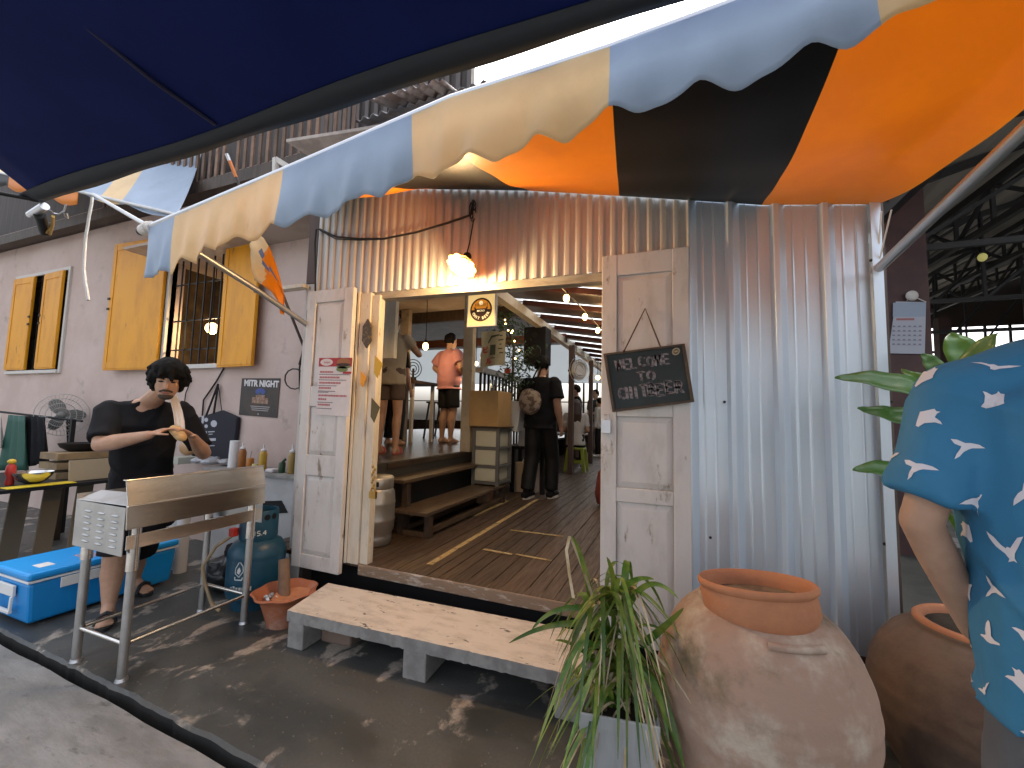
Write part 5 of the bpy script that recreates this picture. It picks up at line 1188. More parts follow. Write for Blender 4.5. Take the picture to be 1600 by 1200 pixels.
# drawers with boxes
DX0,DX1,DY0,DY1=-2.42,-2.05,4.85,5.30
dz0,dz1=.58,1.30
t=thing('drawer_tower','grey framed tower of three white plastic drawers beside the platform','drawers',V((-2.24,5.1,.34)))
b=MB()
for x in (DX0+.02,DX1-.02):
    for y in (DY0+.02,DY1-.02): b.box(x-.02,x+.02,y-.02,y+.02,FZ+.24,dz1)
for z in (dz0+.02,.80,1.03,1.27): b.box(DX0+.041,DX1-.041,DY0,DY1,z,z+.035); b.box(DX0+.001,DX0+.039,DY0+.041,DY1-.041,z+.001,z+.03); b.box(DX1-.039,DX1-.001,DY0+.041,DY1-.041,z+.001,z+.03)
b.done('drawer_frame',mat('framegrey',(.12,.12,.115),.5),t)
for k,(z0,z1) in enumerate(((.638,.797),(.838,1.027),(1.068,1.267))):
    b=MB(); b.box(DX0+.042,DX1-.042,DY0+.002,DY1-.03,z0,z1); b.done('drawer',mat('drawerwhite',(.50,.49,.38),.5),t,bevel=.01)
b=MB(); b.box(DX0-.02,DX1+.02,DY0-.02,DY1+.02,1.306,1.325); b.done('top',M_['benchwood'],t)
b=MB(); b.box(DX0-.03,DX1-.0,DY0-.06,DY1-.05,1.327,1.78); o=b.done('cardboard_box',M_['cardboard'],bevel=.004); tag(o,'large plain cardboard box on top of the drawer tower','box')
b=MB(); b.box(DX0+.05,DX1-.12,4.84-.0,5.05,.342,.56); o=b.done('storage_jar',M_['clay'],bevel=.05); tag(o,'round brown jar under the drawer tower','jar')
b=MB(); b.box(-.14,.14,-.12,.12,0,.42,Matrix.Translation((-2.19,5.6,1.27))@Matrix.Rotation(.15,4,'Y')); o=b.done('white_box',M_['white'],bevel=.01); tag(o,'tilted white box behind the drawer tower','box')
t=thing('side_table','small black side table holding bags behind the drawers','table',V((-2.05,6.1,FZ)))
b=MB(); b.box(-2.3,-1.75,5.9,6.3,.98,1.02); b.done('tabletop',M_['black'],t)
for x in (-2.27,-1.80):
    for y in (5.93,6.27): 
        b=MB(); b.box(x-.03,x+.03,y-.03,y+.03,FZ,.979); b.done('leg',M_['black'],t)
b=MB(); b.box(-2.2,-1.98,5.95,6.2,1.021,1.30); o=b.done('paper_bag',mat('papbag',(.45,.47,.5),.8),bevel=.01); tag(o,'pale paper bag on the small black side table','bag')
# paper carrier bag on the floor
c=U(822,768,z=FZ); t=thing('carrier_bag','pale paper carrier bag standing on the plank floor beside the man in black','bag',c)
b=MB(); rings=[[c+V((x*.17*s,y*.10*s,z)) for x,y in ((-1,-1),(1,-1),(1,1),(-1,1))] for z,s in ((0,1),(.2,1.02),(.43,1.0))]
b.loftr(rings); b.done('bag_body',mat('carrier',(.44,.36,.27),.8),t,bevel=.008); b=MB(); b.tube([c+V((.06*math.cos(a)+.02,-.08,.43+.07*math.sin(a))) for a in [i*math.pi/8 for i in range(9)]],.008,6); b.done('bag_handle',M_['white'],t)
# keg behind the jamb
c=V((-2.43,3.02,FZ)); t=thing('beer_keg','steel beer keg standing behind the left door jamb','keg',c)
b=MB(); b.lathe(c,[(.14,0),(.15,.01),(.15,.07),(.145,.085),(.165,.12),(.168,.2),(.172,.21),(.168,.22),(.168,.34),(.172,.35),(.168,.36),(.16,.44),(.145,.47),(.15,.48),(.15,.56),(.14,.57)],32); b.done('keg_body',mat('kegsteel',(.42,.40,.36),.4,.8),t,smooth=50); b=MB(); b.box(-.05,.05,-.156,-.15,.5,.54,Matrix.Translation(c)@Matrix.Rotation(.5,4,'Z')); b.done('handle_slot',M_['black'],t)
# signs and padlock around the jamb
b=MB(); hx=U(573,521,y=YF-.06); b.prism([hx+V((.05*math.cos(a),0,.115*math.sin(a))) for a in [i*math.pi/3+.52 for i in range(6)]],(0,.012,0)); o=b.done('hex_plaque',mat('plaque',(.05,.035,.02),.5,c2=(.16,.10,.03),sc=30,lo=.5,hi=.6)); tag(o,'dark hexagonal plaque with gold scribble beside the left jamb','plaque')
for k,(x,y,s,lab) in enumerate(((592,572,.085,'yellow triangular pennant high on the left jamb'),(587,640,.09,'dark olive pennant lower on the left jamb'),(568,592,.06,'narrow yellow pennant on the door leaf edge'))):
    p=U(x,y,y=YF-.055); b=MB(); b.prism([p+V((-s*.5,0,s)),p+V((s*.4,0,s*.2)),p+V((-s*.1,0,-s*1.1)),p+V((-s*.5,0,-s*.6))],(0,.004,0)); o=b.done('pennant',[mat('penny',(.50,.32,.03),.7),mat('peno',(.10,.08,.03),.7),M_['yellow']][k]); tag(o,lab,'pennant')
p=U(583,768,y=YF-.06); b=MB(); b.box(-.028,.028,-.012,.012,-.05,.0,Matrix.Translation(p)); b.tube([p+V((.02*math.cos(a),0,.03*math.sin(a))) for a in [i*math.pi/8 for i in range(9)]],.006,6)
for k in range(9): b.ell(p+V((-.005+.012*math.sin(k*2.1),0,.03+.019*k)),.010,.007,.014,nu=8,nv=6)
o=b.done('padlock_chain',M_['brass']); tag(o,'brass padlock and chain hanging on the left jamb','padlock')
# string lights of the right room
t=thing('string_lights','string of three glowing bulbs under the lean-to roof','string lights',U(914,495,z=2.8))
pts=[U(x,y,z=2.86) for x,y in ((868,440),(886,458),(914,486),(934,508),(948,522))]
b=MB(); b.tube(pts,.008,5); b.done('wire',M_['cable'],t)
for x,y in ((885,466),(914,495),(934,516)):
    p=U(x,y,z=2.8); b=MB(); b.ell(p,.034,.034,.045); k=b.done('bulb',M_['bulb'],t,smooth=60); b=MB(); b.cyl(p+V((0,0,.04)),p+V((0,0,.085)),.017); b.done('socket',M_['black'],k)
    lamp(p+V((0,0,-.08)),1.7,.04)
t=thing('pendant_bulb','single glowing bulb hanging over the raised platform','lamp',U(665,541,y=5.6)); p=U(665,541,y=5.6)
b=MB(); b.ell(p,.045,.045,.06); b.done('bulb',M_['bulb'],t,smooth=60); b=MB(); b.cyl(p+V((0,0,.055)),p+V((0,0,.1)),.02); b.tube([p+V((0,0,.1)),V((p.x,p.y,3.29))],.006,5); b.done('socket',M_['black'],t); lamp(p+V((0,0,-.1)),4.5,.05)
t=thing('table_lamp','small bright lamp glowing behind the bar rail','lamp',U(744,568,y=6.5)); p=U(744,568,y=6.5); b=MB(); b.ell(p,.035); b.done('bulb',M_['bulb'],t,smooth=60); b=MB(); b.tube([p+V((0,0,.03)),V((p.x,p.y,3.9))],.006,5); b.done('lamp_cord',M_['cable'],t); lamp(p+V((0,-.02,-.08)),3,.05)
for x,y,yy,lab in ((934,590,11.,'far bulb glowing near the right door leaf edge'),(898,587,10.5,'far bulb glowing below the round wall fan')):
    t=thing('hanging_bulb',lab,'lamp',U(x,y,y=yy)); p=U(x,y,y=yy); b=MB(); b.ell(p,.06); b.done('bulb',M_['bulb'],t,smooth=60); b=MB(); b.tube([p+V((0,0,.05)),V((p.x,p.y,rz(p.x)+.05))],.008,5); b.done('lamp_cord',M_['cable'],t)
fc=U(905,578,y=8.1); t=thing('stand_fan','round fan mounted on the wooden post inside the bar','fan',fc); b=MB()
for k in range(4):
    r=.22*(1-.2*k); b.tube([fc+Matrix.Rotation(.7,3,'Z')@V((r*math.cos(a),-.02,r*1.2*math.sin(a))) for a in [i*.3927 for i in range(16)]],.008,4,closed=True)
b.done('fan_guard',M_['steelsoft'],t); b=MB(); b.ell(fc,.17,.02,.2,M=Matrix.Rotation(.7,3,'Z')); b.done('fan_blades',M_['offwhite'],t); b=MB(); b.bar(fc,V((-1.98,8.2,fc.z)),.04,.04); b.done('bracket',M_['iron'],t)
# glasses and bits on the rail
p=U(770,610,y=4.95); p.z=1.781; b=MB(); b.lathe(p,[(.03,0),(.035,.005),(.042,.15),(.039,.15),(.03,.01)],16); o=b.done('glass',mat('glassy',(.8,.85,.85),.05,glass=True),smooth=50); tag(o,'clear drinking glass on the cardboard box','glass')
p=V((-2.5,5.3,2.131)); b=MB(); b.lathe(p,[(.05,0),(.055,.01),(.055,.20),(.04,.25),(.042,.28)],16); o=b.done('glass_jar',mat('glassjar',(.5,.5,.45),.15,trans=.4),smooth=50); tag(o,'glass jar standing on the bar rail near the post','jar')
p=V((-2.5,6.2,2.131)); b=MB(); b.lathe(p,[(.05,0),(.055,.10)],12); o=b.done('red_cup',M_['red'],smooth=50); tag(o,'small red cup on the bar rail','cup')
# high bar table and stools on the platform
def stool(label,x,y,h,m,name='bar_stool',z0=PLZ,rr=.16):
    t=thing(name,label,'stool',V((x,y,z0)),'high stools on the platform'); b=MB(); b.cyl((x,y,z0+h-.03),(x,y,z0+h),rr,rr,16); b.done('seat',m,t)
    for k in range(4):
        a=k*1.571+.6; b=MB(); b.bar(V((x+.9*rr*math.cos(a)*1.25,y+.9*rr*math.sin(a)*1.25,z0)),V((x+.6*rr*math.cos(a),y+.6*rr*math.sin(a),z0+h-.031)),.03,.03); b.done('leg',m,t)
    b=MB(); b.tube([V((x+rr*.95*math.cos(a),y+rr*.95*math.sin(a),z0+h*.35)) for a in [k*.6283 for k in range(10)]],.010,5,closed=True); b.done('foot_ring',m,t); return t
stool('tall wooden stool silhouetted against the bright platform window',-4.6,7.4,.75,M_['darkwood']); stool('tall stool half hidden behind the man in pink',-4.95,8.4,.75,M_['darkwood'])
t=thing('bar_table','dark high table beside the woman in beige','table',V((-4.3,6.0,PLZ))); b=MB(); b.box(-5.1,-4.0,5.8,6.6,1.98,2.03); b.done('tabletop',M_['darkwood'],t)
for x,y in ((-5.0,5.9),(-4.08,5.88),(-5.0,6.5),(-4.08,6.5)):
    b=MB(); b.bar(V((x,y,PLZ)),V((x,y,1.979)),.05,.05); b.done('leg',M_['offwhite'] if x>-4.5 else M_['darkwood'],t)
t=thing('table_fan','small round table fan on the dark high table','fan',V((-4.25,6.0,2.03))); fc=V((-4.2,6.05,2.25)); b=MB()
for r in (.16,.11,.06): b.tube([fc+Matrix.Rotation(.9,3,'Z')@V((r*.9*math.cos(a),0,r*math.sin(a))) for a in [i*.3927 for i in range(16)]],.008,4,closed=True)
b.done('fan_guard',M_['iron'],t); b=MB(); b.cyl((fc.x,fc.y,2.031),(fc.x,fc.y,2.1),.07,.05); b.cyl((fc.x,fc.y,2.1),fc,.02); b.done('fan_stand',M_['black'],t)
# hall tables
for k,(x,y,lab) in enumerate(((-2.7,9.4,'low dark table by the seated woman with long hair'),(-1.4,12.2,'far low dark table near the back windows'))):
    t=thing('bar_table',lab,'table',V((x,y,FZ)),'low tables in the bar hall'); b=MB(); b.box(x-.35,x+.35,y-.5,y+.5,1.08,1.12); b.done('tabletop',M_['darkwood'],t)
    for i in (-.28,.28):
        for j in (-.42,.42):
            b=MB(); b.box(x+i-.025,x+i+.025,y+j-.025,y+j+.025,FZ,1.079); b.done('leg',M_['darkwood'],t)
c=V((-1.95,8.9,FZ)); t=thing('plastic_stool','lime green plastic stool under the seated woman with long hair','stool',c)
b=MB(); b.box(-.18,.18,-.18,.18,.46,.50,Matrix.Translation(c)); b.done('seat',M_['plasticgreen'],t,bevel=.01)
for i in (-1,1):
    for j in (-1,1):
        b=MB(); b.bar(c+V((i*.20,j*.20,0)),c+V((i*.15,j*.15,.459)),.06,.05); b.done('leg',M_['plasticgreen'],t)
b=MB(); b.bar(c+V((-.18,-.18,.2)),c+V((.18,-.18,.2)),.03,.04); b.bar(c+V((-.18,.18,.2)),c+V((.18,.18,.2)),.03,.04); b.done('stretcher',M_['plasticgreen'],t)
p=U(936,790,z=FZ); p=V((-.75,5.6,FZ)); b=MB(); b.lathe(p,[(.12,0),(.2,.03),(.22,.15),(.18,.42),(.1,.52),(.04,.54)],20)
for q_ in b.v: q_+=V((.02*noise.noise(q_*6),.02*noise.noise(q_*6+V((3,0,0))),0))
o=b.done('cloth_sack',M_['rug'],smooth=60); tag(o,'rust red cloth sack on the plank floor by the right door leaf','sack')
# ================================================================ people
def stdj(loc,rot,h,**ov):
    k=h/1.75; Z=Matrix.Rotation(rot,4,'Z'); L=V(loc)
    J=dict(head=(.02,0,1.615),neck=(-.01,0,1.475),chest=(0,0,1.27),waist=(.005,0,1.07),pelvis=(0,0,.94),
     shR=(-.01,-.185,1.415),shL=(-.01,.185,1.415),elR=(-.03,-.235,1.13),elL=(-.03,.235,1.13),wrR=(.05,-.245,.88),wrL=(.05,.245,.88),
     hipR=(0,-.09,.90),hipL=(0,.09,.90),knR=(.02,-.10,.49),knL=(.02,.10,.49),anR=(-.02,-.105,.085),anL=(-.02,.105,.085))
    J.update(ov); o={}
    for n,p in J.items(): o[n]=L+Z@(V(p)*k)
    o['k']=k; o['f']=Z@V((1,0,0)); o['l']=Z@V((0,1,0)); o['hf']=Z@V(ov.get('_hf',(1,0,0))) if '_hf' in ov else o['f']; return o
def torso_rings(J,infl=0,low=.0,hem=None,n=22,boxy=0,top=True):
    k=J['k']; lat=(J['shL']-J['shR']).normalized(); up=(J['neck']-J['pelvis']).normalized(); fw=lat.cross(up).normalized()*-1
    if fw.dot(J['f'])<0: fw=-fw
    sw=(J['shL']-J['shR']).length/2
    A=[]
    pel=J['pelvis']
    if hem is not None: A.append((pel-up*hem*k,.165*k+infl+boxy*.03,.12*k+infl+boxy*.02))
    A+=[(pel-up*.06*k,.163*k+infl,.118*k+infl),(pel+up*.02*k,.160*k+infl+boxy*.02,.115*k+infl+boxy*.012),(J['waist'],.145*k+infl+boxy*.028,.105*k+infl+boxy*.02),(J['chest']-up*.05*k,.158*k+infl+boxy*.02,.115*k+infl+boxy*.012),(J['chest']+up*.06*k,.166*k+infl,.112*k+infl),((J['shL']+J['shR'])/2-up*.02*k,sw*.96+infl*.5,.088*k+infl*.8),((J['shL']+J['shR'])/2+up*.035*k,sw*.66,.065*k+infl*.5),(J['neck']+up*.0*k,.062*k+infl*.3,.058*k+infl*.3)]
    rings=[]
    for c,a,d in A:
        rg=[]
        for i in range(n):
            t=2*math.pi*i/n; ct,st=math.cos(t),math.sin(t); e=.8
            rg.append(c+lat*a*math.copysign(abs(ct)**e,ct)+fw*d*math.copysign(abs(st)**e,st))
        rings.append(rg)
    return rings,lat,up,fw
def hand(mb,wr,d,pn,side,k,curl=.5,tgt=None):
    # palm, five separate fingers and a thumb at the side; pn is the palm normal
    d=V(d).normalized(); pn=V(pn); pn=(pn-d*pn.dot(d)).normalized(); sd=d.cross(pn)*side
    c=wr+d*.045*k
    rings=[]
    for t,a,b_ in ((-.01,.024,.019),(.02,.034,.016),(.05,.041,.015),(.085,.039,.012)):
        o=wr+d*t*k; rings.append([o+sd*a*k*math.cos(x)+pn*b_*k*math.sin(x) for x in [2*math.pi*i/12 for i in range(12)]])
    mb.loftr(rings)
    for i,(off,L) in enumerate(((.030,.070),(.010,.078),(-.010,.072),(-.029,.057))):
        p=wr+d*.085*k+sd*off*k; dd=(d+sd*off*2.5).normalized(); r=.0088*k
        for sgi,fr_ in enumerate((.45,.32,.25)):
            a=curl*(.5+.5*sgi)+.07*i*curl; dd=(dd*math.cos(a)+pn*math.sin(a)).normalized(); q=p+dd*L*fr_*k*1.05; mb.cap(p,q,r,r*.9,8); p=q; r*=.9
    p=wr+d*.025*k+sd*.03*k; dd=(d*.6+sd*.75+pn*.35).normalized(); r=.011*k
    for sgi in range(2):
        q=p+dd*.036*k; mb.cap(p,q,r,r*.88,8); p=q; r*=.88; dd=(dd+d*.35+pn*.35*curl-sd*.25).normalized()
def person(label,J,skin,top,bottom,hair=None,shoes=None,vox=.014,face=None,handsL=None,handsR=None,group=None,sleeve=.52,toplong=.10,boxy=0,shoelen=1.,bulk=1.,collar=False,cat='person',torso_disp=.006,cuff=.55):
    k=J['k']; base=(J['anR']+J['anL'])/2; base.z=min(J['anR'].z,J['anL'].z)-.08*k
    t=thing('person',label,cat,base,group)
    b=MB(); rings,lat,up,fw=torso_rings(J); b.loftr(rings)
    hd=J['head']; hf=J.get('hf',J['f']); hu=J.get('hu',V((0,0,1))); hl=hu.cross(hf).normalized(); hf=hl.cross(hu).normalized()
    HM=Matrix((hf,hl,hu)).transposed()
    # head: cranium, face wedge, jaw, nose, ears, neck
    b.ell(hd+hu*.025*k-hf*.012*k,.098*k,.077*k,.096*k,M=HM,nu=20,nv=14); b.ell(hd+hf*.022*k-hu*.038*k,.073*k,.064*k,.082*k,M=HM,nu=18,nv=12); b.ell(hd+hf*.045*k-hu*.092*k,.040*k,.044*k,.030*k,M=HM)
    b.cap(hd+hf*.088*k+hu*.008*k,hd+hf*.107*k-hu*.028*k,.009*k,.0145*k,8); b.ell(hd+hf*.086*k-hu*.062*k,.014*k,.026*k,.009*k,M=HM,nu=10,nv=6)
    for s in (-1,1): b.ell(hd+hl*s*.078*k-hu*.012*k-hf*.005*k,.018*k,.009*k,.030*k,M=HM,nu=8,nv=6)
    b.ell(hd+hf*.082*k+hu*.022*k,.012*k,.045*k,.010*k,M=HM,nu=10,nv=6)
    b.cap(J['neck']-(J['neck']-J['chest']).normalized()*.03*k,hd-hu*.055*k-hf*.018*k,.058*k,.052*k)
    for s,ds in (('R',-1),('L',1)):
        sh,el,wr=J['sh'+s],J['el'+s],J['wr'+s]; hp,kn,an=J['hip'+s],J['kn'+s],J['an'+s]
        b.ell(sh,.062*k,.062*k,.062*k); b.cap(sh,el,.052*k*bulk,.042*k*bulk); fm=el.lerp(wr,.3); b.cap(el,fm,.041*k*bulk,.043*k*bulk); b.cap(fm,wr,.043*k*bulk,.028*k)
        hd_=(handsR if s=='R' else handsL) or {}
        hand(b,wr,hd_.get('d',(wr-el)),hd_.get('n',-lat*ds*1.+J['f']*.2),hd_.get('side',-ds),k,hd_.get('curl',.45))
        b.cap(hp,kn,.083*k*bulk,.056*k*bulk); cm=kn.lerp(an,.32)-J['f']*.018*k; b.cap(kn,cm,.053*k*bulk,.056*k*bulk); b.cap(cm,an,.055*k*bulk,.035*k)
        ff=J.get('ff'+s,J['f']); ff=V((ff.x,ff.y,0)).normalized(); so_=V((an.x,an.y,an.z-.055*k)); b.cap(so_-ff*.035*k,an-V((0,0,.02*k)),.034*k,.036*k); b.cap(an+ff*.02*k-V((0,0,.015*k)),so_+ff*.11*k,.038*k,.026*k); b.cap(so_+ff*.02*k,so_+ff*.12*k,.034*k,.034*k)
        if not shoes or shoes[1]=='sandal':
            sdv=V((-ff.y,ff.x,0))
            for i in range(5): b.cap(so_+ff*.12*k+sdv*(i-2)*.016*k,so_+ff*(.165-.008*abs(i-1))*k+sdv*(i-2)*.018*k-V((0,0,.008*k)),.011*k,.009*k,7)
    remesh(b,'body',skin,t,vox,4)
    # shirt
    if top:
        m,slv=top; b=MB(); rr,_,_,_=torso_rings(J,(.014 if vox<.01 else .024)*k,hem=toplong,boxy=boxy); b.loftr(rr)
        for s in 'RL':
            sh,el,wr=J['sh'+s],J['el'+s],J['wr'+s]; b.ell(sh-up*.005,.068*k,.068*k,.066*k); b.cap(sh-up*.01*k,J['neck']-up*.055*k,.06*k,.05*k)
            if slv=='short': e=sh.lerp(el,sleeve+.25); b.cyl(sh,e,.066*k*bulk,.066*k*bulk+boxy*.018,16)
            elif slv=='long': b.cap(sh,el,.064*k,.055*k); b.cyl(el,wr,.054*k,.042*k,14); b.cap(el,el,.055*k,.055*k)
        remesh(b,'shirt',m,t,vox*1.1,4,disp=torso_disp*k,dsc=7/k)
    if bottom:
        m,ln=bottom; b=MB(); rr,_,_,_=torso_rings(J,.02*k,hem=.08); b.loftr(rr[:4])
        for s in 'RL':
            hp,kn,an=J['hip'+s],J['kn'+s],J['an'+s]
            if ln=='short': e=hp.lerp(kn,cuff+.3); b.cap(hp,hp.lerp(e,.5),.094*k,.092*k); b.cyl(hp,e,.094*k*bulk,.090*k*bulk,16)
            else: b.cap(hp,kn,.100*k*bulk,.080*k*bulk); e=kn.lerp(an,.95); b.cyl(kn,e,.080*k*bulk,.070*k*bulk,14); b.cap(kn,kn,.082*k*bulk)
        remesh(b,'shorts' if ln=='short' else 'trousers',m,t,vox*1.1,4,disp=.006*k,dsc=6/k)
    if shoes:
        m,kind=shoes
        for s in 'RL':
            an=J['an'+s]; ff=J.get('ff'+s,J['f']); ff=V((ff.x,ff.y,0)).normalized(); sdv=V((-ff.y,ff.x,0)); z0=an.z-.083*k; b=MB(); an0=V((an.x,an.y,z0))
            if kind=='sandal':
                ol=[an0+ff*(.055+.125*math.cos(a))*k+sdv*(.040+.006*math.cos(a))*k*math.sin(a) for a in [i*.3142 for i in range(20)]]; b.prism(ol,(0,0,.016*k))
                b.tube([an0+ff*.105*k-sdv*.046*k+V((0,0,.012*k)),an0+ff*.10*k-sdv*.03*k+V((0,0,.062*k)),an0+ff*.10*k+V((0,0,.076*k)),an0+ff*.10*k+sdv*.03*k+V((0,0,.062*k)),an0+ff*.105*k+sdv*.046*k+V((0,0,.012*k))],.013*k,8)
                b.done('sandal',m,t)
            else:
                b.cap(an0-ff*.05*k+V((0,0,.045*k)),an0+ff*.14*k+V((0,0,.036*k)),.044*k,.038*k,14); b.cap(an0+V((0,0,.05*k)),an0+V((0,0,.10*k)),.045*k,.045*k,14)
                sh_=b.done('shoe',m,t,smooth=60); b=MB(); ol=[an0+ff*(.05+.135*math.cos(a))*k+sdv*.047*k*math.sin(a) for a in [i*.3142 for i in range(20)]]; b.prism(ol,(0,0,.026*k)); b.done('sole',M_['offwhite'],sh_)
    if hair:
        m,style=hair; b=MB(); random.seed(hash(label)%1000 if False else len(label))
        def hp_(az,el_,r): return hd+hu*.025*k-hf*.012*k+(hf*math.cos(az)*math.cos(el_)*.100+hl*math.sin(az)*math.cos(el_)*.080+hu*math.sin(el_)*.099)*r*k
        for i in range(150 if vox<.01 else 90):
            az=random.uniform(-math.pi,math.pi); el_=random.uniform(-.5,1.45)
            front=abs(az)<1.0
            if front and el_<.62: continue
            if abs(az)<1.5 and el_<.05 and style!='fringe': continue
            if style=='fringe' and abs(az)<.75 and el_<.45: continue
            p=hp_(az,el_,1.0); dn={'short':.03,'fringe':.075,'long':.04,'shaggy':.06}[style]*k
            out=(p-hd).normalized(); g=(-hu*.9+out*.25+V((random.uniform(-.3,.3),random.uniform(-.3,.3),0))*.6)
            g=(g-out*g.dot(out)*.8).normalized(); b.cap(p,p+g*dn*random.uniform(.6,1.0),.022*k,.013*k,6)
        b.ell(hd+hu*.034*k-hf*.022*k,.097*k,.083*k,.094*k,M=HM,nu=20,nv=14)
        if style=='fringe':
            for i in range(26):
                az=-.95+1.9*i/25; p=hp_(az,.72,1.0); q=hp_(az*1.05,.16-.14*abs(az)+.05*math.sin(i*2.3),1.0); b.cap(p,q,.020*k,.010*k,6)
            for s in (-1,1):
                for i in range(9):
                    az=s*(1.0+.14*i); p=hp_(az,.6,1.02); q=hp_(az,-.42+.05*math.sin(i*3),1.02); b.cap(p,q,.024*k,.014*k,6)
            for i in range(12):
                az=2.2+.16*i; p=hp_(az,.3,1.04); q=hp_(az,-.75,1.05); b.cap(p,q,.02*k,.012*k,6)
        if style=='long':
            for i in range(22):
                az=1.5+3.28*i/21; p=hp_(az,.2,1.0); q=J['neck']-up*.24*k-J['f']*.10*k+lat*(.10*math.sin(az))*k; b.cap(p,p.lerp(q,.5)-J['f']*.03*k,.03*k,.034*k,8); b.cap(p.lerp(q,.5)-J['f']*.03*k,q,.034*k,.018*k,8)
        remesh(b,'hair',m,t,vox*.8 if vox>.01 else .0065,5)
    if face:
        for s in (-1,1):
            b=MB(); e=hd+hf*.083*k+hl*s*.031*k+hu*.004*k; b.ell(e,.008*k,.014*k,.0045*k if face=='down' else .007*k,M=HM,nu=10,nv=6); b.done('eye',M_['black'],t,smooth=60)
            b=MB(); b.tube([hd+hf*.089*k+hl*s*.014*k+hu*.022*k,hd+hf*.090*k+hl*s*.032*k+hu*.029*k,hd+hf*.079*k+hl*s*.05*k+hu*.023*k],.0055*k,6,r1=.003*k); b.done('eyebrow',M_['hair'],t,smooth=60)
        b=MB(); b.ell(hd+hf*.097*k-hu*.0645*k,.007*k,.024*k,.006*k,M=HM,nu=12,nv=6); b.done('lips',mat('lips',(.26,.10,.08),.5),t,smooth=60)
        mb_=mat('stubble',(.05,.032,.024),.8); b=MB()
        b.tube([hd+hf*.084*k-hl*.032*k-hu*.062*k,hd+hf*.095*k-hl*.014*k-hu*.050*k,hd+hf*.099*k-hu*.049*k,hd+hf*.095*k+hl*.014*k-hu*.050*k,hd+hf*.084*k+hl*.032*k-hu*.062*k],.006*k,6); b.done('moustache',mb_,t,smooth=60)
        b=MB(); b.ell(hd+hf*.055*k-hu*.097*k,.037*k,.040*k,.027*k,M=HM,nu=16,nv=10); b.done('beard',mb_,t,smooth=60)
        b=MB()
        for s in (-1,1): b.tube([hd+hf*.03*k+hl*s*.062*k-hu*.075*k,hd+hf*.005*k+hl*s*.069*k-hu*.045*k,hd+hl*s*.075*k-hu*.015*k],.010*k,6,r1=.005*k)
        b.done('sideburns',mb_,t,smooth=60)
    return t
# --- the cook at the grill
J=dict(k=1.08); 
J['f']=V((.90,-.42,0)).normalized(); J['l']=V((.42,.9,0))
J['shR']=U(172,640,y=1.70); J['shL']=U(283,640,y=2.06); J['neck']=(J['shR']+J['shL'])/2+V((.02,-.01,.075)); 
J['pelvis']=U(222,785,y=1.94); J['waist']=U(222,735,y=1.92); J['chest']=(J['shR']+J['shL'])/2+V((-.005,0,-.16))
J['head']=U(263,592,y=1.84); J['hf']=V((.80,-.52,-.34)).normalized(); J['hu']=V((.30,-.15,.94)).normalized(); J['hu']=(J['hu']-J['hf']*J['hu'].dot(J['hf'])).normalized()
J['elR']=U(158,695,y=1.60); J['wrR']=U(232,680,y=1.70); J['elL']=U(318,708,y=2.14); J['wrL']=U(302,684,y=1.96)
J['hipR']=J['pelvis']+V((-.02,-.09,-.03)); J['hipL']=J['pelvis']+V((.03,.09,-.03))
J['knR']=U(178,880,y=1.80); J['anR']=U(168,966,y=1.77); J['knL']=U(212,872,y=2.06); J['anL']=U(208,925,y=2.10); J['anR'].z=.10; J['anL'].z=.10
J['ffR']=V((.75,-.45,0)); J['ffL']=V((.9,.1,0))
BU=U(277,671,y=1.84)
cook=person('cook in a black t-shirt with a towel on his shoulder, head bent over a bun',J,SKINS[0],(M_['tblack'],'short'),(M_['tblack'],'short'),(M_['hair'],'fringe'),(M_['rubber'],'sandal'),vox=.008,face='down',
 handsR=dict(d=(BU-J['wrR'])+V((0,0,.03)),n=V((.2,.6,-.7)),side=-1,curl=.42),handsL=dict(d=(BU-J['wrL'])+V((0,0,.02)),n=V((.1,-.6,-.75)),side=1,curl=.5),sleeve=.62,toplong=.16,bulk=1.12,torso_disp=.009)
b=MB(); hl=V((.25,.1,-.25)).normalized(); Mx=hl.to_track_quat('X','Z').to_matrix(); b.ell(BU+V((.0,-.0,-.015)),.055,.045,.032,M=Mx,nu=16,nv=10); b.ell(BU+V((.015,.01,-.04)),.05,.04,.03,M=Mx,nu=16,nv=10); o=b.done('bread_bun',M_['bun'],smooth=60); tag(o,'split bread bun held in the cook\'s hands','bun')
# towel over his left shoulder
a=U(262,608,y=1.99); P=[]
tw=[(256,612,2.02),(266,606,1.99),(277,616,1.96),(286,634,1.925),(292,655,1.90),(294,672,1.90)]
tw2=[(271,606,2.10),(282,612,2.08),(292,626,2.05),(297,644,2.0),(299,660,1.97),(300,672,1.96)]
tw=[(268,612,1.98),(272,613,1.94),(276,628,1.90),(280,645,1.88),(282,660,1.87),(283,674,1.87)]
tw2=[(274,607,2.04),(280,608,2.02),(286,622,1.99),(293,642,1.96),(296,658,1.94),(297,672,1.93)]
for i in range(21):
    s=i/20*5; kk=min(4,int(s)); f=s-kk; A_=U(*tw[kk][:2],y=tw[kk][2]).lerp(U(*tw[kk+1][:2],y=tw[kk+1][2]),f); B_=U(*tw2[kk][:2],y=tw2[kk][2]).lerp(U(*tw2[kk+1][:2],y=tw2[kk+1][2]),f)
    P.append([A_.lerp(B_,j/12)+V((.01*math.sin(j*1.6),-.02*math.sin(j*1.1)**2-.03,0)) for j in range(13)])
b=MB(); b.grid(P); o=b.done('shoulder_towel',M_['towel'],smooth=60,solid=.008); tag(o,'white towel draped over the cook\'s left shoulder','towel')
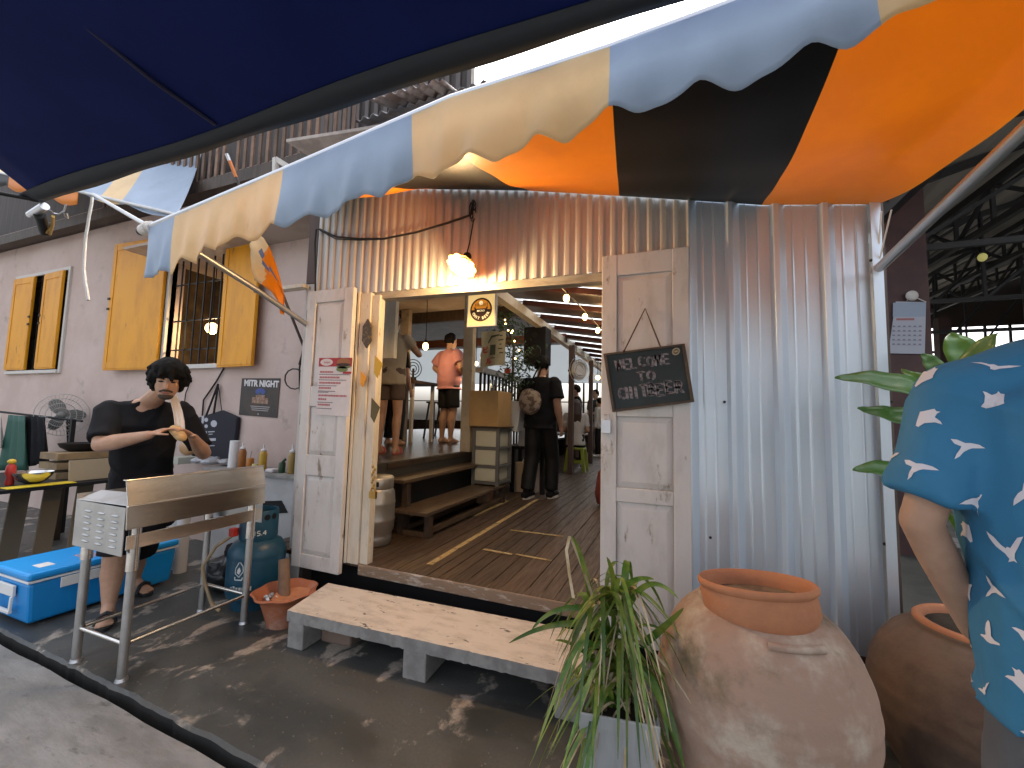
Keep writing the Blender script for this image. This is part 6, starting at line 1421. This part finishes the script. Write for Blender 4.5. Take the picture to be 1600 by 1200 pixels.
# --- the man in the blue shirt printed with white birds
k=1.08
J=stdj((.80,1.22,-.0),R(90),1.75*k)
J['k']=k
J['shL']=U(1508,612,y=1.19); J['shR']=J['shL']+V((.44,-.03,.03)); J['elL']=U(1438,815,y=1.21); J['wrL']=U(1525,985,y=1.34)
mid=(J['shL']+J['shR'])/2; J['neck']=mid+V((0,.0,.075)); J['head']=mid+V((.07,.06,.24)); J['chest']=mid+V((0,.01,-.17)); J['waist']=mid+V((.0,.01,-.37)); J['pelvis']=mid+V((.015,.0,-.54))
for s,dx in (('L',-.135),('R',.1)):
    J['hip'+s]=J['pelvis']+V((dx,0,-.11)); J['kn'+s]=V((J['pelvis'].x+dx*1.05,J['pelvis'].y+.02,.53)); J['an'+s]=V((J['pelvis'].x+dx*1.1,J['pelvis'].y-.03,.09))
J['elR']=J['shR']+V((.07,.0,-.31)); J['wrR']=J['elR']+V((-.06,.16,-.17))
bm_=person('man seen from behind in a blue shirt printed with white flying birds',J,SKINS[1],None,(M_['grayshort'],'short'),(M_['hair'],'short'),(M_['rubber'],'shoe'),vox=.009,
 handsL=dict(d=V((.5,.5,-.5)),n=V((1,0,0)),side=-1,curl=.5),handsR=dict(d=V((-.3,.7,-.4)),n=V((-1,0,0)),side=1,curl=.5),bulk=.84,cuff=.62)
# loose shirt with its own mesh, sleeve and hem, and the printed birds
b=MB(); rr,lat,up,fw=torso_rings(J,.054*k,hem=.10,boxy=.25); b.loftr(rr)
for s in 'RL':
    sh,el=J['sh'+s],J['el'+s]; b.ell(sh,.066*k,.07*k,.066*k); b.cap(sh,J['neck']-up*.02,.068*k,.075*k); e=sh.lerp(el,.80); b.cyl(sh,e,.064*k,.072*k,20)
BIRDS=[ [[(-.55,.02),(-.42,.07),(-.28,.08),(-.18,.12),(-.20,.30),(-.12,.52),(.02,.66),(.10,.60),(.12,.40),(.10,.15),(.25,.05),(.48,.02),(.50,-.04),(.25,-.08),(.02,-.12),(-.15,-.10),(-.33,-.02),(-.45,-.01)]],
 [[(-.60,.42),(-.42,.38),(-.2,.18),(-.06,.05),(.02,.10),(.08,.04),(.18,.16),(.30,.42),(.52,.62),(.50,.40),(.36,.10),(.18,-.12),(.12,-.30),(.20,-.40),(.02,-.36),(-.06,-.42),(-.04,-.28),(-.12,-.12),(-.35,.12)]],
 [[(-.62,.12),(-.35,.12),(-.12,.03),(-.02,.06),(.10,.0),(.34,.10),(.62,.16),(.40,.02),(.16,-.10),(.05,-.20),(-.06,-.18),(-.08,-.08),(-.30,.02)]],
 [[(-.10,-.52),(.02,-.50),(.08,-.25),(.10,-.02),(.30,-.02),(.52,.06),(.40,.12),(.16,.14),(.12,.30),(.16,.42),(.04,.36),(-.06,.40),(-.02,.22),(-.08,.08),(-.28,.10),(-.36,.02),(-.22,-.06),(-.22,-.28)]],
 [[(-.5,-.35),(-.36,-.16),(-.16,.02),(-.10,.10),(-.26,.26),(-.30,.48),(-.12,.40),(.06,.20),(.22,.16),(.46,.02),(.62,-.16),(.42,-.12),(.18,-.06),(.06,-.08),(-.12,-.14),(-.30,-.28)]] ]
def add_birds(me):
    bm=bmesh.new(); bm.from_mesh(me); bvh=BVHTree.FromBMesh(bm)
    vs=[]; fs=[]; done=[]; random.seed(11); faces=list(bm.faces); bm.faces.ensure_lookup_table()
    tries=0
    while len(done)<240 and tries<9000:
        tries+=1; f=random.choice(faces); c=f.calc_center_median(); n=f.normal
        if any((c-q).length<.074 for q in done) or abs(n.z)>.75: continue
        done.append(c); ax=n.cross(V((0,0,1))).normalized(); ay=ax.cross(n)*-1
        if ay.z<0: ay=-ay
        sc=random.uniform(.047,.060); rot=random.uniform(-.8,.8); mir=random.choice((-1,1))
        for poly in random.choice(BIRDS):
            pts=[]
            m=len(poly)
            for i in range(m):
                p0=poly[i];p1=poly[(i+1)%m]
                for s in (0,): pts.append((lerp(p0[0],p1[0],s),lerp(p0[1],p1[1],s)))
            # triangulate in the plane
            tb=bmesh.new(); vv=[tb.verts.new((x,y,0)) for x,y in pts]; fc=tb.faces.new(vv); r=bmesh.ops.triangulate(tb,faces=[fc]); bmesh.ops.subdivide_edges(tb,edges=tb.edges[:],cuts=1); bmesh.ops.triangulate(tb,faces=tb.faces[:])
            tb.verts.index_update(); o=len(vs)
            for v in tb.verts:
                x,y=v.co.x*mir,v.co.y; x,y=x*math.cos(rot)-y*math.sin(rot),x*math.sin(rot)+y*math.cos(rot)
                w=c+ax*x*sc+ay*y*sc; hit=bvh.find_nearest(w); q=hit[0]+hit[1]*.0016; vs.append(q)
            for f2 in tb.faces: fs.append([o+v.index for v in f2.verts])
            tb.free()
    base=len(bm.verts); nv=[bm.verts.new(v) for v in vs]
    for f in bm.faces: f.material_index=0
    for f in fs:
        try: q=bm.faces.new([nv[i] for i in f]); q.material_index=1
        except ValueError: pass
    bm.to_mesh(me); bm.free()
sh_=remesh(b,'shirt',M_['shirtblue'],bm_,.010,5,disp=.012,dsc=5.5)
me=sh_.data; add_birds(me); me.materials.append(M_['birdwhite'])
# --- guests in the bar
c=U(864,775,z=FZ); J=stdj((-1.74,5.6,FZ),R(80),2.0,anL=(-.10,.12,.085),anR=(.12,-.10,.085),knR=(.12,-.10,.49),knL=(.0,.11,.49),elL=(-.02,.25,1.12),wrL=(.10,.24,.98))
bk=person('man in black walking away down the plank floor carrying a printed bag',J,SKINS[2],(M_['tblack'],'short'),(M_['black'],'long'),(M_['hair'],'short'),(M_['tblack'],'shoe'),vox=.014,sleeve=.5,bulk=1.2,boxy=1.3)
t=thing('shoulder_bag','printed beige shoulder bag hanging at the left side of the man in black','bag',V((-1.98,5.6,1.3)))
a=U(829,628,y=5.45); b=MB(); b.ell(a,.17,.09,.19,nu=18,nv=12)
for q_ in b.v: q_+=V((0,0,.03*noise.noise(q_*8)))
b.done('bag_body',mat('bagprint',(.34,.27,.21),.85,c2=(.13,.085,.06),sc=12,lo=.47,hi=.56),t,smooth=60); b=MB(); b.tube([a+V((-.06,0,.16)),a+V((.06,.08,.45)),a+V((.14,.14,.6)),a+V((.1,-.03,.3)),a+V((.06,-.03,.16))],.012,6); b.done('bag_strap',M_['tblack'],t)
J=stdj((-3.66,6.35,PLZ),R(70),1.93,elL=(-.02,.34,1.20),wrL=(.10,.20,1.05),elR=(-.02,-.30,1.18),wrR=(.12,-.2,1.08))
person('man in a pink t-shirt and black shorts, hand on hip, on the platform',J,SKINS[1],(M_['tpink'],'short'),(M_['black'],'short'),(M_['hair'],'short'),None,vox=.015,sleeve=.5,bulk=1.2,boxy=1.6)
J=stdj((-3.20,4.15,PLZ),R(105),1.72,elR=(.14,-.30,1.24),wrR=(.16,-.10,1.44),elL=(.1,.2,1.2),wrL=(.26,.05,1.3))
person('woman in a beige top and brown shorts standing on the platform by the jamb',J,SKINS[0],(M_['tbeige'],'short'),(M_['brownshort'],'short'),(M_['hairbrown'],'short'),(M_['pinkshoe'],'sandal'),vox=.014,sleeve=.25,cuff=.3)
J=stdj((-4.02,5.35,PLZ),R(85),1.72); person('short haired person in a black t-shirt facing away on the platform',J,SKINS[1],(M_['tblack'],'short'),(M_['black'],'long'),(M_['hair'],'short'),None,vox=.015)
sx,sy=-1.98,8.92
J=stdj((sx,sy,FZ-.36),R(100),1.9,hipR=(.02,-.1,.84),hipL=(.02,.1,.84),knR=(.42,-.12,.86),knL=(.42,.12,.86),anR=(.38,-.12,.45),anL=(.38,.12,.45),wrR=(.36,-.12,1.05),wrL=(.36,.12,1.05))
person('seated woman with long brown hair and white top on the lime stool',J,SKINS[1],(M_['twhite'],'short'),(M_['black'],'long'),(M_['hairbrown'],'long'),(M_['white'],'shoe'),vox=.016)
J=stdj((-2.35,10.6,FZ),R(200),2.0); person('man in a dark shirt standing beyond the seated woman',J,SKINS[0],(M_['tblack'],'short'),(M_['brownshort'],'long'),(M_['hair'],'short'),(M_['black'],'shoe'),vox=.018)
J=stdj((-2.30,13.2,FZ),R(250),2.05,wrR=(.25,-.1,1.1),wrL=(.25,.1,1.1)); person('far man in a dark green t-shirt and khaki trousers by the back window',J,SKINS[1],(M_['tgreen'],'short'),(mat('khaki',(.16,.12,.09),.85),'long'),(M_['hair'],'short'),(M_['black'],'shoe'),vox=.02)
J=stdj((-2.02,12.3,FZ),R(160),1.75); person('far person in a pale top just inside the right door leaf',J,SKINS[1],(M_['twhite'],'long'),(M_['black'],'long'),(M_['hair'],'short'),(M_['white'],'shoe'),vox=.02)
